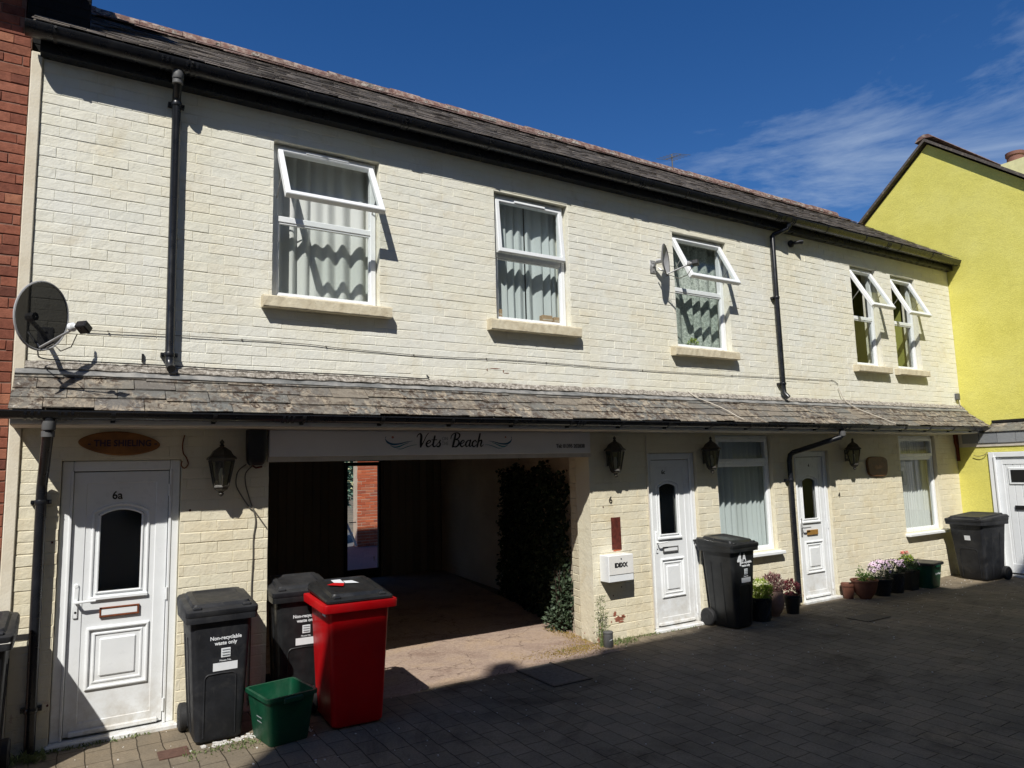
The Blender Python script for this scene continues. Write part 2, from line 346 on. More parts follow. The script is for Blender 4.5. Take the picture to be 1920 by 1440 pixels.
# ------------------------------------------------------------------ mesh helpers
class MB:
    def __init__(s): s.v = []; s.f = []
    def add(s, vs, fs):
        b = len(s.v); s.v += [tuple(x) for x in vs]; s.f += [tuple(b + i for i in f) for f in fs]; return s
    def box(s, x0, x1, y0, y1, z0, z1, j=0):
        v = [(x, y, z) for x in (x0, x1) for y in (y0, y1) for z in (z0, z1)]
        if j: v = [(a + rnd(-j, j), b + rnd(-j, j), c + rnd(-j, j)) for a, b, c in v]
        return s.add(v, [(0, 1, 3, 2), (4, 6, 7, 5), (0, 4, 5, 1), (2, 3, 7, 6), (0, 2, 6, 4), (1, 5, 7, 3)])
    def bbox(s, x0, x1, y0, y1, z0, z1, b=.006):
        """box with every edge chamfered"""
        cx, cy, cz = (x0 + x1) / 2, (y0 + y1) / 2, (z0 + z1) / 2; hx, hy, hz = (x1 - x0) / 2, (y1 - y0) / 2, (z1 - z0) / 2
        b = min(b, hx * .9, hy * .9, hz * .9); vs = {}; vl = []
        for sx in (-1, 1):
            for sy in (-1, 1):
                for sz in (-1, 1):
                    for ax in range(3):
                        h = [hx - b, hy - b, hz - b]; h[ax] += b
                        vs[(sx, sy, sz, ax)] = len(vl); vl.append((cx + sx * h[0], cy + sy * h[1], cz + sz * h[2]))
        fs = []
        for ax in range(3):
            o = [i for i in range(3) if i != ax]
            for sg in (-1, 1):
                q = []
                for a, c in ((-1, -1), (1, -1), (1, 1), (-1, 1)):
                    k = [0, 0, 0]; k[ax] = sg; k[o[0]] = a; k[o[1]] = c; q.append(vs[(*k, ax)])
                fs.append(q)
        for ax in range(3):
            o = [i for i in range(3) if i != ax]
            for a in (-1, 1):
                for c in (-1, 1):
                    k0 = [0, 0, 0]; k0[o[0]] = a; k0[o[1]] = c; k1 = list(k0); k0[ax] = -1; k1[ax] = 1
                    fs.append([vs[(*k0, o[0])], vs[(*k1, o[0])], vs[(*k1, o[1])], vs[(*k0, o[1])]])
        for sx in (-1, 1):
            for sy in (-1, 1):
                for sz in (-1, 1): fs.append([vs[(sx, sy, sz, i)] for i in range(3)])
        return s.add(vl, fs)
    def loft(s, rings, cap0=True, cap1=True, closed=True):
        n = len(rings[0]); vs = [p for r in rings for p in r]; fs = []
        for i in range(len(rings) - 1):
            for k in range(n if closed else n - 1):
                a = i * n + k; b = i * n + (k + 1) % n; fs.append((a, b, b + n, a + n))
        if cap0: fs.append(tuple(range(n - 1, -1, -1)))
        if cap1: fs.append(tuple((len(rings) - 1) * n + k for k in range(n)))
        return s.add(vs, fs)
    def tube(s, pts, r, n=8, caps=True):
        pts = [Vector(p) for p in pts]; rings = []
        rr = r if isinstance(r, (list, tuple)) else [r] * len(pts)
        up = None
        for i, p in enumerate(pts):
            d = (pts[min(i + 1, len(pts) - 1)] - pts[max(i - 1, 0)]).normalized()
            if up is None: up = Vector((0, 0, 1)) if abs(d.z) < .9 else Vector((1, 0, 0))
            a = d.cross(up).normalized(); b = a.cross(d).normalized(); up = b
            rings.append([p + a * math.cos(2 * math.pi * k / n) * rr[i] + b * math.sin(2 * math.pi * k / n) * rr[i] for k in range(n)])
        return s.loft(rings, caps, caps)
    def lathe(s, prof, c=(0, 0, 0), n=20, axis='z', caps=True):
        rings = []
        for r, h in prof:
            ring = []
            for k in range(n):
                a = 2 * math.pi * (k + .5) / n; x, y = r * math.cos(a), r * math.sin(a)
                q = {'z': (x, y, h), 'x': (h, x, y), 'y': (x, h, y)}[axis]; ring.append((q[0] + c[0], q[1] + c[1], q[2] + c[2]))
            rings.append(ring)
        return s.loft(rings, caps, caps)
    def prism(s, poly, y0, y1):
        """polygon in x,z given thickness along y"""
        n = len(poly); v = [(x, y0, z) for x, z in poly] + [(x, y1, z) for x, z in poly]
        return s.add(v, [tuple(range(n)), tuple(range(2 * n - 1, n - 1, -1))] + [(i, i + n, (i + 1) % n + n, (i + 1) % n) for i in range(n)])
    def prismx(s, poly, x0, x1):
        n = len(poly); v = [(x0, y, z) for y, z in poly] + [(x1, y, z) for y, z in poly]
        return s.add(v, [tuple(range(n)), tuple(range(2 * n - 1, n - 1, -1))] + [(i, i + n, (i + 1) % n + n, (i + 1) % n) for i in range(n)])
    def xf(s, m):
        s.v = [tuple(m @ Vector(p)) for p in s.v]; return s
    def build(s, name, mat, parent=None, smooth=False, fix=True):
        me = bpy.data.meshes.new(name); me.from_pydata(s.v, [], s.f); me.update()
        if fix:
            import bmesh
            bm = bmesh.new(); bm.from_mesh(me); bmesh.ops.recalc_face_normals(bm, faces=bm.faces); bm.to_mesh(me); bm.free()
        if mat: me.materials.append(MATS[mat])
        if smooth:
            me.polygons.foreach_set('use_smooth', [True] * len(me.polygons))
            try: me.set_sharp_from_angle(angle=math.radians(38))
            except Exception: pass
        o = bpy.data.objects.new(name, me); COL.objects.link(o)
        if parent is not None: o.parent = parent
        return o
def tag(o, label=None, cat=None, group=None, kind=None):
    if label: o['label'] = label
    if cat: o['category'] = cat
    if group: o['group'] = group
    if kind: o['kind'] = kind
    return o
def empty(name, loc, rz=0, label=None, cat=None, group=None):
    o = bpy.data.objects.new(name, None); o.empty_display_size = .1; COL.objects.link(o)
    o.location = loc; o.rotation_euler = (0, 0, rz); return tag(o, label, cat, group)
def copy_tree(o, parent=None):
    c = o.copy(); COL.objects.link(c)
    if parent is not None: c.parent = parent
    for ch in list(o.children): copy_tree(ch, c)
    return c
def rrect(w, d, r, z, cx=0, cy=0, n=5):
    """rounded rectangle ring in x,y"""
    P = []
    for (sx, sy, a0) in ((1, 1, 0), (-1, 1, 90), (-1, -1, 180), (1, -1, 270)):
        for k in range(n):
            a = math.radians(a0 + 90 * k / (n - 1)); P.append((cx + sx * (w / 2 - r) + r * math.cos(a), cy + sy * (d / 2 - r) + r * math.sin(a), z))
    return P
def text(body, size, mat, name, parent, loc, rot=(math.pi / 2, 0, 0), align='CENTER', shear=0.0, bold=0.0, xs=1.0, ext=.0012, ysc=1.0, spacing=1.0):
    cu = bpy.data.curves.new('lettering', 'FONT'); cu.body = body; cu.size = size; cu.align_x = align; cu.align_y = 'CENTER'
    cu.shear = shear; cu.offset = bold; cu.extrude = ext; cu.space_character = spacing; cu.resolution_u = 3
    to = bpy.data.objects.new('tmp', cu); COL.objects.link(to)
    dg = bpy.context.evaluated_depsgraph_get(); me = bpy.data.meshes.new_from_object(to.evaluated_get(dg)); bpy.data.objects.remove(to)
    me.materials.clear(); me.materials.append(MATS[mat])
    m = Matrix.LocRotScale(Vector(loc), __import__('mathutils').Euler(rot), Vector((1, 1, 1))) @ Matrix.Diagonal((xs, ysc, 1, 1))
    me.transform(m); me.name = name
    o = bpy.data.objects.new(name, me); COL.objects.link(o)
    if parent is not None: o.parent = parent
    return o

# walls with openings -------------------------------------------------------
def cut_wall(mb, x0, x1, z0, z1, yf, yb, holes):
    xs = sorted({x0, x1, *[h[0] for h in holes], *[h[1] for h in holes]}); zs = sorted({z0, z1, *[h[2] for h in holes], *[h[3] for h in holes]})
    xs = [x for x in xs if x0 <= x <= x1]; zs = [z for z in zs if z0 <= z <= z1]
    inside = lambda x, z: any(h[0] < x < h[1] and h[2] < z < h[3] for h in holes)
    solid = {}
    for i in range(len(xs) - 1):
        for k in range(len(zs) - 1): solid[i, k] = not inside((xs[i] + xs[i + 1]) / 2, (zs[k] + zs[k + 1]) / 2)
    for (i, k), v in solid.items():
        if not v: continue
        a, b, c, d = xs[i], xs[i + 1], zs[k], zs[k + 1]
        mb.add([(a, yf, c), (b, yf, c), (b, yf, d), (a, yf, d)], [(0, 1, 2, 3)]); mb.add([(a, yb, c), (b, yb, c), (b, yb, d), (a, yb, d)], [(3, 2, 1, 0)])
        for (di, dk, q) in ((-1, 0, [(a, yf, c), (a, yf, d), (a, yb, d), (a, yb, c)]), (1, 0, [(b, yf, c), (b, yb, c), (b, yb, d), (b, yf, d)]),
                            (0, -1, [(a, yf, c), (a, yb, c), (b, yb, c), (b, yf, c)]), (0, 1, [(a, yf, d), (b, yf, d), (b, yb, d), (a, yb, d)])):
            if not solid.get((i + di, k + dk), False): mb.add(q, [(0, 1, 2, 3)])
def one_brick(mb, a, b, c, d, yw, pr, g=.004, j=.0020):
    """one brick face standing pr proud of yw, with soft arrises"""
    a += g * .7 * rnd(-.3, 1.2); b -= g * .7 * rnd(-.3, 1.2); c += g * rnd(.15, 1.5); d -= g * rnd(.0, 1.1)
    if b - a < .02 or d - c < .015: return
    pr += rnd(-.0016, .0018)
    J = lambda: rnd(-j, j)
    base = [(a, yw + .002, c), (b, yw + .002, c), (b, yw + .002, d), (a, yw + .002, d)]
    co = [(J(), J()) for _ in range(4)]; i1, i2 = .0008, .0045
    sg = [(1, 1), (-1, 1), (-1, -1), (1, -1)]
    r1 = [(p[0] + s_[0] * i1 * .5 + q[0], yw - pr * .55, p[2] + s_[1] * i1 + q[1]) for p, s_, q in zip(base, sg, co)]
    tl = [rnd(-.0010, .0010) for _ in range(4)]
    r2 = [(p[0] + s_[0] * i2 * .45 + q[0], yw - pr + t, p[2] + s_[1] * i2 + q[1]) for p, s_, q, t in zip(base, sg, co, tl)]
    mb.loft([base, r1, r2], False, True)
def brick_face(mb, x0, x1, z0, z1, yw, holes=(), L=.240, H=.084, pr=.005, z_base=0.0, english=0, g=.004):
    k0 = int(math.floor((z0 - z_base) / H)); k1 = int(math.ceil((z1 - z_base) / H))
    for k in range(k0, k1):
        c, d = z_base + k * H, z_base + (k + 1) * H
        if d <= z0 + .01 or c >= z1 - .01: continue
        c = max(c, z0); d = min(d, z1)
        header = english and k % english == 0
        l = L / 2 if header else L
        off = (L / 4 if header else (L / 2 if k % 2 else 0)) + rnd(-.006, .006)
        x = x0 - l - (off % l)
        while x < x1:
            a, b = x, x + l; x += l
            a2, b2 = max(a, x0), min(b, x1)
            segs = [(a2, b2, c, d)] if b2 - a2 > .02 else []
            for h in holes:
                ns = []
                for (p, q, r, t) in segs:
                    ov = min(t, h[3]) - max(r, h[2])
                    if ov <= .0 or q <= h[0] or p >= h[1]: ns.append((p, q, r, t)); continue
                    if ov < (t - r) * .45:
                        ns.append((p, q, h[3], t) if h[3] < t else (p, q, r, h[2])); continue
                    if p < h[0]: ns.append((p, h[0], r, t))
                    if q > h[1]: ns.append((h[1], q, r, t))
                segs = ns
            for (p, q, r, t) in segs:
                if q - p > .03: one_brick(mb, p, q, r, t, yw, pr, g)

# ------------------------------------------------------------------ ground
g = MB(); g.add([(-60, -60, 0), (90, -60, 0), (90, 70, 0), (-60, 70, 0)], [(0, 1, 2, 3)])
tag(g.build('ground', 'block_paving'), kind='structure')
g = MB(); nx, ny = 34, 60
vs = []
for j in range(ny + 1):
    for i in range(nx + 1):
        x = 1.30 + (4.86 + .19 * max(0, j / ny * 6.7 - .5) - 1.30) * i / nx; y = -.36 + 6.7 * j / ny
        e = -.012 * (1 if j == 0 else 0)
        vs.append((x, y + (rnd(-.02, .02) if j == 0 else 0), .012 + e + .006 * math.sin(x * 5) * math.sin(y * 3.1)))
g.add(vs, [(j * (nx + 1) + i, j * (nx + 1) + i + 1, (j + 1) * (nx + 1) + i + 1, (j + 1) * (nx + 1) + i) for j in range(ny) for i in range(nx)])
tag(g.build('driveway', 'worn_concrete', smooth=True), kind='structure')
g = MB(); g.add([(0, 6.6, .006), (14, 6.6, .006), (14, 16, .006), (0, 16, .006)], [(0, 1, 2, 3)])
tag(g.build('yard', 'yard_tarmac'), kind='structure')

# ------------------------------------------------------------------ the cream terrace
house = empty('terraced_house', (0, 0, 0), 0, 'long cream painted brick terrace with slate pent roof over its doors', 'house')
XL, XR = -.325, 12.75
UW = [(1.389, 2.370, 3.385, 4.808), (3.640, 4.590, 3.380, 4.775), (6.200, 7.160, 3.275, 4.735), (9.890, 10.560, 3.265, 4.810), (10.970, 11.670, 3.265, 4.790)]
D1 = (-.075, .722, 0, 2.0); D2 = (5.61, 6.385, 0, 2.0); D3 = (8.235, 8.985, 0, 2.0)
LW = [(6.745, 7.790, .735, 2.215), (10.775, 11.815, .735, 2.22)]
PASS = (1.386, 4.757, 0, 1.985)
holes = UW + [D1, D2, D3, PASS] + LW
mb = MB(); cut_wall(mb, XL, 12.752, 0, 5.21, 0, .24, holes)
bh = [(h[0] - .0, h[1] + .0, h[2], h[3]) for h in holes]
brick_face(mb, XL, 12.745, 0, 5.16, 0, bh, pr=.0032, g=.0028)
mb.build('wall', 'cream_masonry_paint', house, fix=False)
# flaked paint: bare brick showing
def flake(cx, cz, pieces, mat):
    for (dx, dz, rx, rz) in pieces:
        P_ = []
        for k in range(16):
            a = 2 * math.pi * k / 16; r = rnd(.55, 1.15); P_.append((cx + dx + rx * r * math.cos(a), cz + dz + rz * r * math.sin(a)))
        m_ = MB(); m_.prism(P_, -.0052, -.0010); m_.build('bare_patch', mat, house)
flake(5.08, .22, [(0, 0, .085, .030), (-.05, .055, .026, .030), (.07, .02, .03, .02), (.03, -.035, .05, .012), (-.10, -.02, .012, .010)], 'red_brick')
flake(4.86, .07, [(0, 0, .040, .030)], 'red_brick')
flake(5.10, .945, [(0, .0, .07, .012)], 'orange_brick')
flake(3.60, 2.875, [(0, 0, .095, .006), (-.09, -.015, .006, .016), (.10, -.02, .006, .018), (.14, -.04, .03, .004)], 'rust')
flake(8.9, 3.0, [(.28, -.06, .018, .014), (.36, -.10, .010, .012)], 'soffit_cream')
for fx, fz in ((.79, 1.60), (-.11, 1.42), (5.02, .47), (5.14, .55), (4.93, 1.42), (9.17, 1.60), (10.1, 1.585), (-.09, .30)):
    flake(fx, fz, [(0, 0, .008, .010)], 'rust_red')
# rendered corner strip on the left
mb = MB(); mb.bbox(-.402, -.328, -.022, .20, .0, 5.09, .006); mb.build('corner_strip', 'cream_render', house)
# right pier reveal of the passage, its inner wall, and the rest of the passage
mb = MB()
def wall_quad(mb, p, q, z0, z1, th=.03, L=.24, H=.084, pr=.004):
    p = Vector((*p, 0)); q = Vector((*q, 0)); d = (q - p); ln = d.length; d.normalize(); nrm = Vector((d.y, -d.x, 0))
    t = MB(); t.box(0, ln, 0, th, z0, z1); brick_face(t, 0, ln, z0, z1, 0, (), L, H, pr)
    m = Matrix(((d.x, nrm.x, 0, p.x), (d.y, nrm.y, 0, p.y), (0, 0, 1, 0), (0, 0, 0, 1)))
    t.xf(m); mb.v, mb.f = mb.v, mb.f; mb.add(t.v, t.f)
wall_quad(mb, (4.765, .003), (4.862, .50), .0, 1.985)
mb.v = [tuple(v) for v in mb.v]
mb.build('pier_reveal', 'cream_masonry_paint', house, fix=False)
mb = MB(); wall_quad(mb, (4.90, .50), (5.69, 3.36), 0, 2.3); wall_quad(mb, (5.69, 3.36), (6.02, 6.24), 0, 2.3); mb.build('passage_wall', 'passage_paint', house, fix=False)
mb = MB(); mb.box(1.25, 1.366, .25, 6.24, 0, 2.3); mb.build('passage_side_wall', 'passage_paint', house)
mb = MB(); mb.box(1.25, 6.3, .245, 6.3, 2.30, 2.36); mb.build('passage_ceiling', 'passage_paint', house)
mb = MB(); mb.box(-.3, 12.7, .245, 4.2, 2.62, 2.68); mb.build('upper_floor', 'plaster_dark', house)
# rear board wall of the passage with a glazed door
mb = MB(); bx0, bx1 = 4.16, 4.735
x = 1.37
while x < 6.05:
    w_ = .145
    a, b = x, min(x + w_ - .006, 6.05)
    if b <= bx0 - .05 or a >= bx1 + .05: mb.box(a, b, 6.24, 6.262, .0, 2.3)
    x += w_
mb.box(1.37, bx0 - .045, 6.262, 6.30, 0, 2.3); mb.box(bx1 + .045, 6.1, 6.262, 6.30, 0, 2.3)
mb.box(bx0 - .14, bx1 + .14, 6.262, 6.30, 2.07, 2.3)
mb.build('rear_board_wall', 'brown_boards', house)
mb = MB(); mb.box(bx0 - .05, bx0, 6.20, 6.26, 0.0, 2.06); mb.box(bx1, bx1 + .05, 6.20, 6.26, 0, 2.06); mb.box(bx0, bx1, 6.20, 6.26, 1.99, 2.06); mb.box(bx0, bx1, 6.20, 6.26, 0.0, .17)
gd = mb.build('glazed_door', 'dark_timber', house)
mb = MB(); mb.add([(bx0, 6.228, .17), (bx1, 6.228, .17), (bx1, 6.228, 1.99), (bx0, 6.228, 1.99)], [(0, 1, 2, 3)]); mb.build('glass_pane', 'window_glass', gd)
mb = MB(); mb.tube([(bx0 + .03, 6.19, 1.0), (bx0 + .03, 6.15, 1.0), (bx0 + .14, 6.15, 1.0)], .008); mb.build('handle', 'galvanised', gd)
text('E', .10, 'white_letter', 'lettering', gd, (4.66, 6.222, .34), xs=.6, bold=.003)
# rear of the building and its gable ends (close the shell)
mb = MB(); mb.box(-.33, 12.75, 4.2, 4.3, 0, 5.3)
for a, b in ((-.33, -.30), (12.70, 12.745)): mb.prismx([(.245, 0), (4.2, 0), (4.2, 5.3), (2.0, 6.66), (.245, 5.55)], a, b)
o_ = mb.build('rear_wall', 'plaster_dark', house)
for p in ():
    pass
# the rear wall must not close the passage: rebuilt with a gap
bpy.data.objects.remove(o_)
mb = MB(); cut_wall(mb, -.33, 12.745, 0, 5.3, 4.2, 4.3, [(1.2, 6.1, 0, 2.6)])
for a, b in ((-.33, -.30), (12.70, 12.745)): mb.prismx([(.245, 0), (4.2, 0), (4.2, 5.3), (2.0, 6.66), (.245, 5.45)], a, b)
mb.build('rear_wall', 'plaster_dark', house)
mb = MB(); cut_wall(mb, 1.2, 6.3, 0, 7.9, 4.32, 6.19, [(1.2, 6.3, 0, 2.4)])  # unseen tall wing behind the ridge, added to cast shade over the yard
mb.build('yard_shade_wing', 'red_brick', house)
# interior partitions seen through the windows
mb = MB(); mb.box(9.2, 12.6, 1.7, 1.75, 2.69, 5.2); mb.box(11.72, 11.77, .3, 1.7, 2.69, 5.2); mb.build('olive_partition', 'olive_wall', house)
mb = MB(); mb.box(10.62, 10.70, .62, 1.69, 2.69, 4.9); mb.build('partition_edge', 'inside_white', house)
mb = MB(); mb.box(11.80, 11.88, .62, 1.69, 2.69, 4.9); mb.build('partition_edge', 'inside_white', house)
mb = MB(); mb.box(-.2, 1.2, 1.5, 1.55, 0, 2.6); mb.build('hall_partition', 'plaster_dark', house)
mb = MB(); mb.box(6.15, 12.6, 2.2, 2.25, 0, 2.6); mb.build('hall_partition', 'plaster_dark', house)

mb = MB(); mb.box(8.15, 9.3, .75, .80, 0, 2.6); mb.build('hall_partition', 'olive_wall', house)
mb = MB(); mb.box(5.5, 6.55, .70, .75, 0, 2.6); mb.build('hall_partition', 'plaster_dark', house)
# main roof -----------------------------------------------------------------
def slates(mb, x0, x1, ytop, ztop, ye, ze, rows, w, th=.009, lift=.010, jit=.004, endx=0):
    dy, dz = (ye - ytop) / rows, (ze - ztop) / rows; ln = math.hypot(dy, dz); uy, uz = dy / ln, dz / ln; ny_, nz_ = uz, -uy
    if nz_ < 0: ny_, nz_ = -ny_, -nz_
    for r in range(rows):
        x = x0 - (w / 2 if r % 2 else 0)
        while x < x1:
            ww = w * rnd(.86, 1.12); a, b = max(x, x0) + .002, min(x + ww, x1) - .002; x += ww
            if b - a < .03: continue
            sl = rnd(-jit, jit * 2.2); ov = .04
            t0 = r * ln - ov; t1 = (r + 1) * ln + sl; l2 = rnd(-.004, .004); l3 = rnd(-.004, .004)
            def P(x_, t, h): return (x_, ytop + uy * t + ny_ * h, ztop + uz * t + nz_ * h)
            bl = lift + th
            v = [P(a, t0, .0), P(b, t0, .0), P(b, t1, lift + l2), P(a, t1, lift + l3), P(a, t0, .004), P(b, t0, .004), P(b + rnd(-.004, .003), t1, bl + l2), P(a + rnd(-.003, .004), t1 + rnd(-.006, .006), bl + l3)]
            mb.add(v, [(0, 1, 2, 3), (7, 6, 5, 4), (0, 4, 5, 1), (1, 5, 6, 2), (2, 6, 7, 3), (3, 7, 4, 0)])
RY, RZ, EY, EZ = 2.0, 6.745, -.235, 5.222
mb = MB(); slates(mb, -.40, 12.72, RY, RZ, EY, EZ, 19, .235, .006, .006, .005)
mb.add([(-.40, EY + .03, EZ - .002), (12.72, EY + .03, EZ - .002), (12.72, RY, RZ - .025), (-.40, RY, RZ - .025)], [(0, 1, 2, 3)])
mb.build('roof', 'main_roof_slate', house, fix=False)
mb = MB(); slates(mb, -.40, 12.72, RY, RZ, 4.3, 5.25, 15, .24); mb.add([(-.40, 4.3, 5.2), (12.72, 4.3, 5.2), (12.72, RY, RZ - .03), (-.40, RY, RZ - .03)], [(0, 1, 2, 3)])
mb.build('rear_roof', 'main_roof_slate', house, fix=False)
mb = MB(); x = -.42
while x < 12.6:
    l = .42 * rnd(.92, 1.05); b = min(x + l, 12.70); dz = rnd(-.008, .008); t = rnd(-.006, .006)
    rg = []
    for xx, dd, r_ in ((x, 0, .0), (x + .03, 0, .0), (b - .006, t, -.004)):
        rg.append([(xx, RY + dd + (.145 + r_) * math.cos(a), RZ - .075 + dz + (.125 + r_) * math.sin(a)) for a in [math.pi * k / 8 for k in range(9)]] + [(xx, RY + dd + (.125) * math.cos(a), RZ - .085 + dz + (.105) * math.sin(a)) for a in [math.pi * k / 8 for k in range(8, -1, -1)]])
    mb.loft(rg); x += l
mb.build('ridge', 'terracotta_ridge', house)
# pinkish tile course under the ridge
mb = MB(); slates(mb, -.40, 12.70, RY - .10, RZ - .052, RY - .62, RZ - .052 - .52 * .675, 2, .30, .008, .010, .02)
mb.build('top_course', 'terracotta_ridge', house, fix=False)
# worn mortar and slipped tiles along the ridge
mb = MB()
for _ in range(70):
    x = rnd(-.2, 12.5); r = rnd(.012, .035); mb.box(x, x + r * 2.4, RY - .17 - rnd(0, .05), RY - .13, RZ - .115, RZ - .085 + rnd(0, .02), .008)
tag(mb.build('ridge_mortar', 'mortar_fillet', house), kind='stuff')
mb = MB(); mb.box(XL - .02, 12.742, -.105, -.002, 5.055, 5.20); mb.build('fascia', 'black_upvc', house)
mb = MB()
for k in range(34): mb = MB(); mb.lathe([(.018, -.0), (.018, .004)], (6.4 + k * .19, -.055, 5.048), 8); mb.build('soffit_vent', 'black_gloss', house)
def gutter(mb, x0, x1, y, z, r, th=.004, n=12):
    prof = []
    for k in range(n + 1):
        a = math.pi + math.pi * k / n; prof.append((y + r * math.cos(a), z + r * math.sin(a)))
    inner = [(y + (r - th) * math.cos(math.pi + math.pi * k / n), z + (r - th) * math.sin(math.pi + math.pi * k / n)) for k in range(n, -1, -1)]
    p = [(prof[0][0] - .006, prof[0][1] + .004), (prof[0][0] - .006, prof[0][1] - .006)] + prof[1:] + inner
    mb.prismx(p, x0, x1)
    for xx in (x0, x1): mb.prismx(prof, xx - .003, xx + .003)
def gutter_bits(name, y, z, r, xs, mat='black_upvc', wide=.075):
    mb = MB()
    for x in xs:
        mb = MB()
        for q in (-wide / 2, 0, wide / 2):
            mb.prismx([(y + (r + .007) * math.cos(math.pi + math.pi * k / 12), z + (r + .007) * math.sin(math.pi + math.pi * k / 12)) for k in range(13)] + [(y + (r + .0005) * math.cos(math.pi + math.pi * k / 12), z + (r + .0005) * math.sin(math.pi + math.pi * k / 12)) for k in range(12, -1, -1)], x + q - .008, x + q + .008)
        mb.build(name, mat, gut)
GY, GZ, GR = -.187, 5.190, .078
mb = MB(); gutter(mb, -.435, 12.72, GY, GZ, GR); gut = mb.build('gutter', 'black_upvc', house, True)
gutter_bits('union', GY, GZ, GR, [.50, .68, 2.55, 5.55, 8.0, 8.3, 10.6])
mb = MB()
for k in range(14):
    mb = MB(); x = -.25 + k * .93; mb.prismx([(GY + (GR + .005) * math.cos(math.pi + math.pi * q / 12), GZ + (GR + .005) * math.sin(math.pi + math.pi * q / 12)) for q in range(13)] + [(GY + (GR) * math.cos(math.pi + math.pi * q / 12), GZ + (GR) * math.sin(math.pi + math.pi * q / 12)) for q in range(12, -1, -1)], x - .012, x + .012)
    mb.lathe([(.010, -.01), (.010, .01)], (x, GY - GR - .006, GZ - .01), 8, 'y'); mb.build('bracket', 'black_gloss', gut)


# pent roof -----------------------------------------------------------------
PT, PB, PYT, PYB = 2.672, 2.338, .0, -.435
mb = MB(); slates(mb, -.385, 12.74, PYT, PT, PYB, PB, 4, .30, .009, .009, .011)
mb.add([(-.383, PYT, PT - .012), (12.74, PYT, PT - .012), (12.74, PYB + .03, PB - .008), (-.383, PYB + .03, PB - .008)], [(0, 1, 2, 3)])
mb.prismx([(0, PT - .01), (PYB + .06, PB + .02), (PYB + .06, 2.245), (0, 2.245)], -.375, -.355)
pr_ = mb.build('pent_roof', 'weathered_slate', house, fix=False)
def wavy_strip(mb, x0, x1, y0, z0, y1, z1, th, seg=.09, j=.006):
    n = int((x1 - x0) / seg); dy, dz = y1 - y0, z1 - z0; l = math.hypot(dy, dz); ny_, nz_ = -(-dz / l), -dy / l
    if nz_ < 0: ny_, nz_ = -ny_, -nz_
    rows = []
    for i in range(n + 1):
        x = x0 + (x1 - x0) * i / n; a = rnd(-j, j); b = rnd(-j, j)
        rows.append([(x, y0, z0 + a), (x, y1 + dy / l * b, z1 + dz / l * b), (x, y1 + ny_ * th + dy / l * b, z1 + nz_ * th + dz / l * b), (x, y0 + ny_ * th, z0 + nz_ * th + a)])
    mb.loft(rows)
mb = MB(); x = -.385
while x < 12.7:
    l = min(rnd(1.0, 1.7), 12.735 - x); wavy_strip(mb, x + .002, x + l, -.052, PT - .022, -.104, PT - .062, .012 + rnd(0, .004), .10, .006); x += l
    if l < .2: break
mb.build('lead_flashing', 'lead_flashing', pr_)
mb = MB(); wavy_strip(mb, -.33, 12.74, -.004, PT + .050, -.062, PT - .010, .012, .05, .007); mb.build('mortar_fillet', 'mortar_fillet', pr_)
mb = MB(); mb.box(-.375, 12.73, -.400, -.375, 2.242, 2.335); mb.build('fascia_board', 'white_paint', pr_)
mb = MB(); mb.box(-.375, 12.73, -.376, -.006, 2.236, 2.246); mb.build('soffit', 'soffit_cream', pr_)
HY, HZ, HR = -.462, 2.322, .054
mb = MB(); gutter(mb, -.43, 12.72, HY, HZ, HR); pgut = mb.build('pent_gutter', 'black_upvc', house, True)
gut_, gut = gut, pgut
gutter_bits('union', HY, HZ, HR, [-.25, -.06, 1.42, 4.3, 8.66])
mb = MB()
for k in range(19):
    x = .22 + k * .66
    if abs(x - 8.66) < .1: continue
    mb = MB(); mb.prismx([(HY + (HR + .006) * math.cos(math.pi + math.pi * q / 12), HZ + (HR + .006) * math.sin(math.pi + math.pi * q / 12)) for q in range(13)] + [(HY + HR * math.cos(math.pi + math.pi * q / 12), HZ + HR * math.sin(math.pi + math.pi * q / 12)) for q in range(12, -1, -1)], x - .014, x + .014)
    mb.box(x - .014, x + .014, -.43, -.40, 2.252, 2.30); mb.build('bracket', 'black_gloss', pgut)
# the little end bracket where the pent roof meets the yellow wall
mb = MB(); mb.prism([(12.40, 2.235), (12.47, 2.235), (12.47, 1.80), (12.44, 1.80), (12.435, 2.02), (12.40, 2.10)], -.05, -.004); mb.build('end_bracket', 'rust', house)

# downpipes ------------------------------------------------------------------
def pipe(name, pts, r=.034, mat='black_upvc', clips=(), top=None, shoe=False):
    mb = MB(); mb.tube(pts, r, 12); o = mb.build(name, mat, house, True)
    for (x, y, z) in clips:
        mb = MB(); mb.lathe([(r + .006, -.016), (r + .008, -.010), (r + .008, .010), (r + .006, .016)], (x, y, z), 14); mb.box(x - r - .028, x + r + .028, y + .012, -.001, z - .014, z + .014)
        for q in (-1, 1): mb.lathe([(.009, -.006), (.009, .006)], (x + q * (r + .02), y + .006, z), 8, 'y')
        mb.build('pipe_clip', mat, o, True)
    return o
p = pipe('downpipe', [(.585, -.187, 5.15), (.585, -.187, 5.07), (.588, -.172, 5.03), (.592, -.075, 4.965), (.594, -.062, 4.94), (.598, -.062, 3.6), (.603, -.062, 2.78), (.606, -.075, 2.735), (.612, -.115, 2.70)], .033, clips=[(.594, -.062, 4.90), (.602, -.062, 2.82)])
mb = MB(); mb.lathe([(.040, -.04), (.044, -.03), (.044, .02), (.040, .03)], (.585, -.187, 5.09), 14); mb.lathe([(.040, -.02), (.041, .02)], (.586, -.18, 5.035), 14)
mb.build('elbow', 'plastic_grey', p, True)
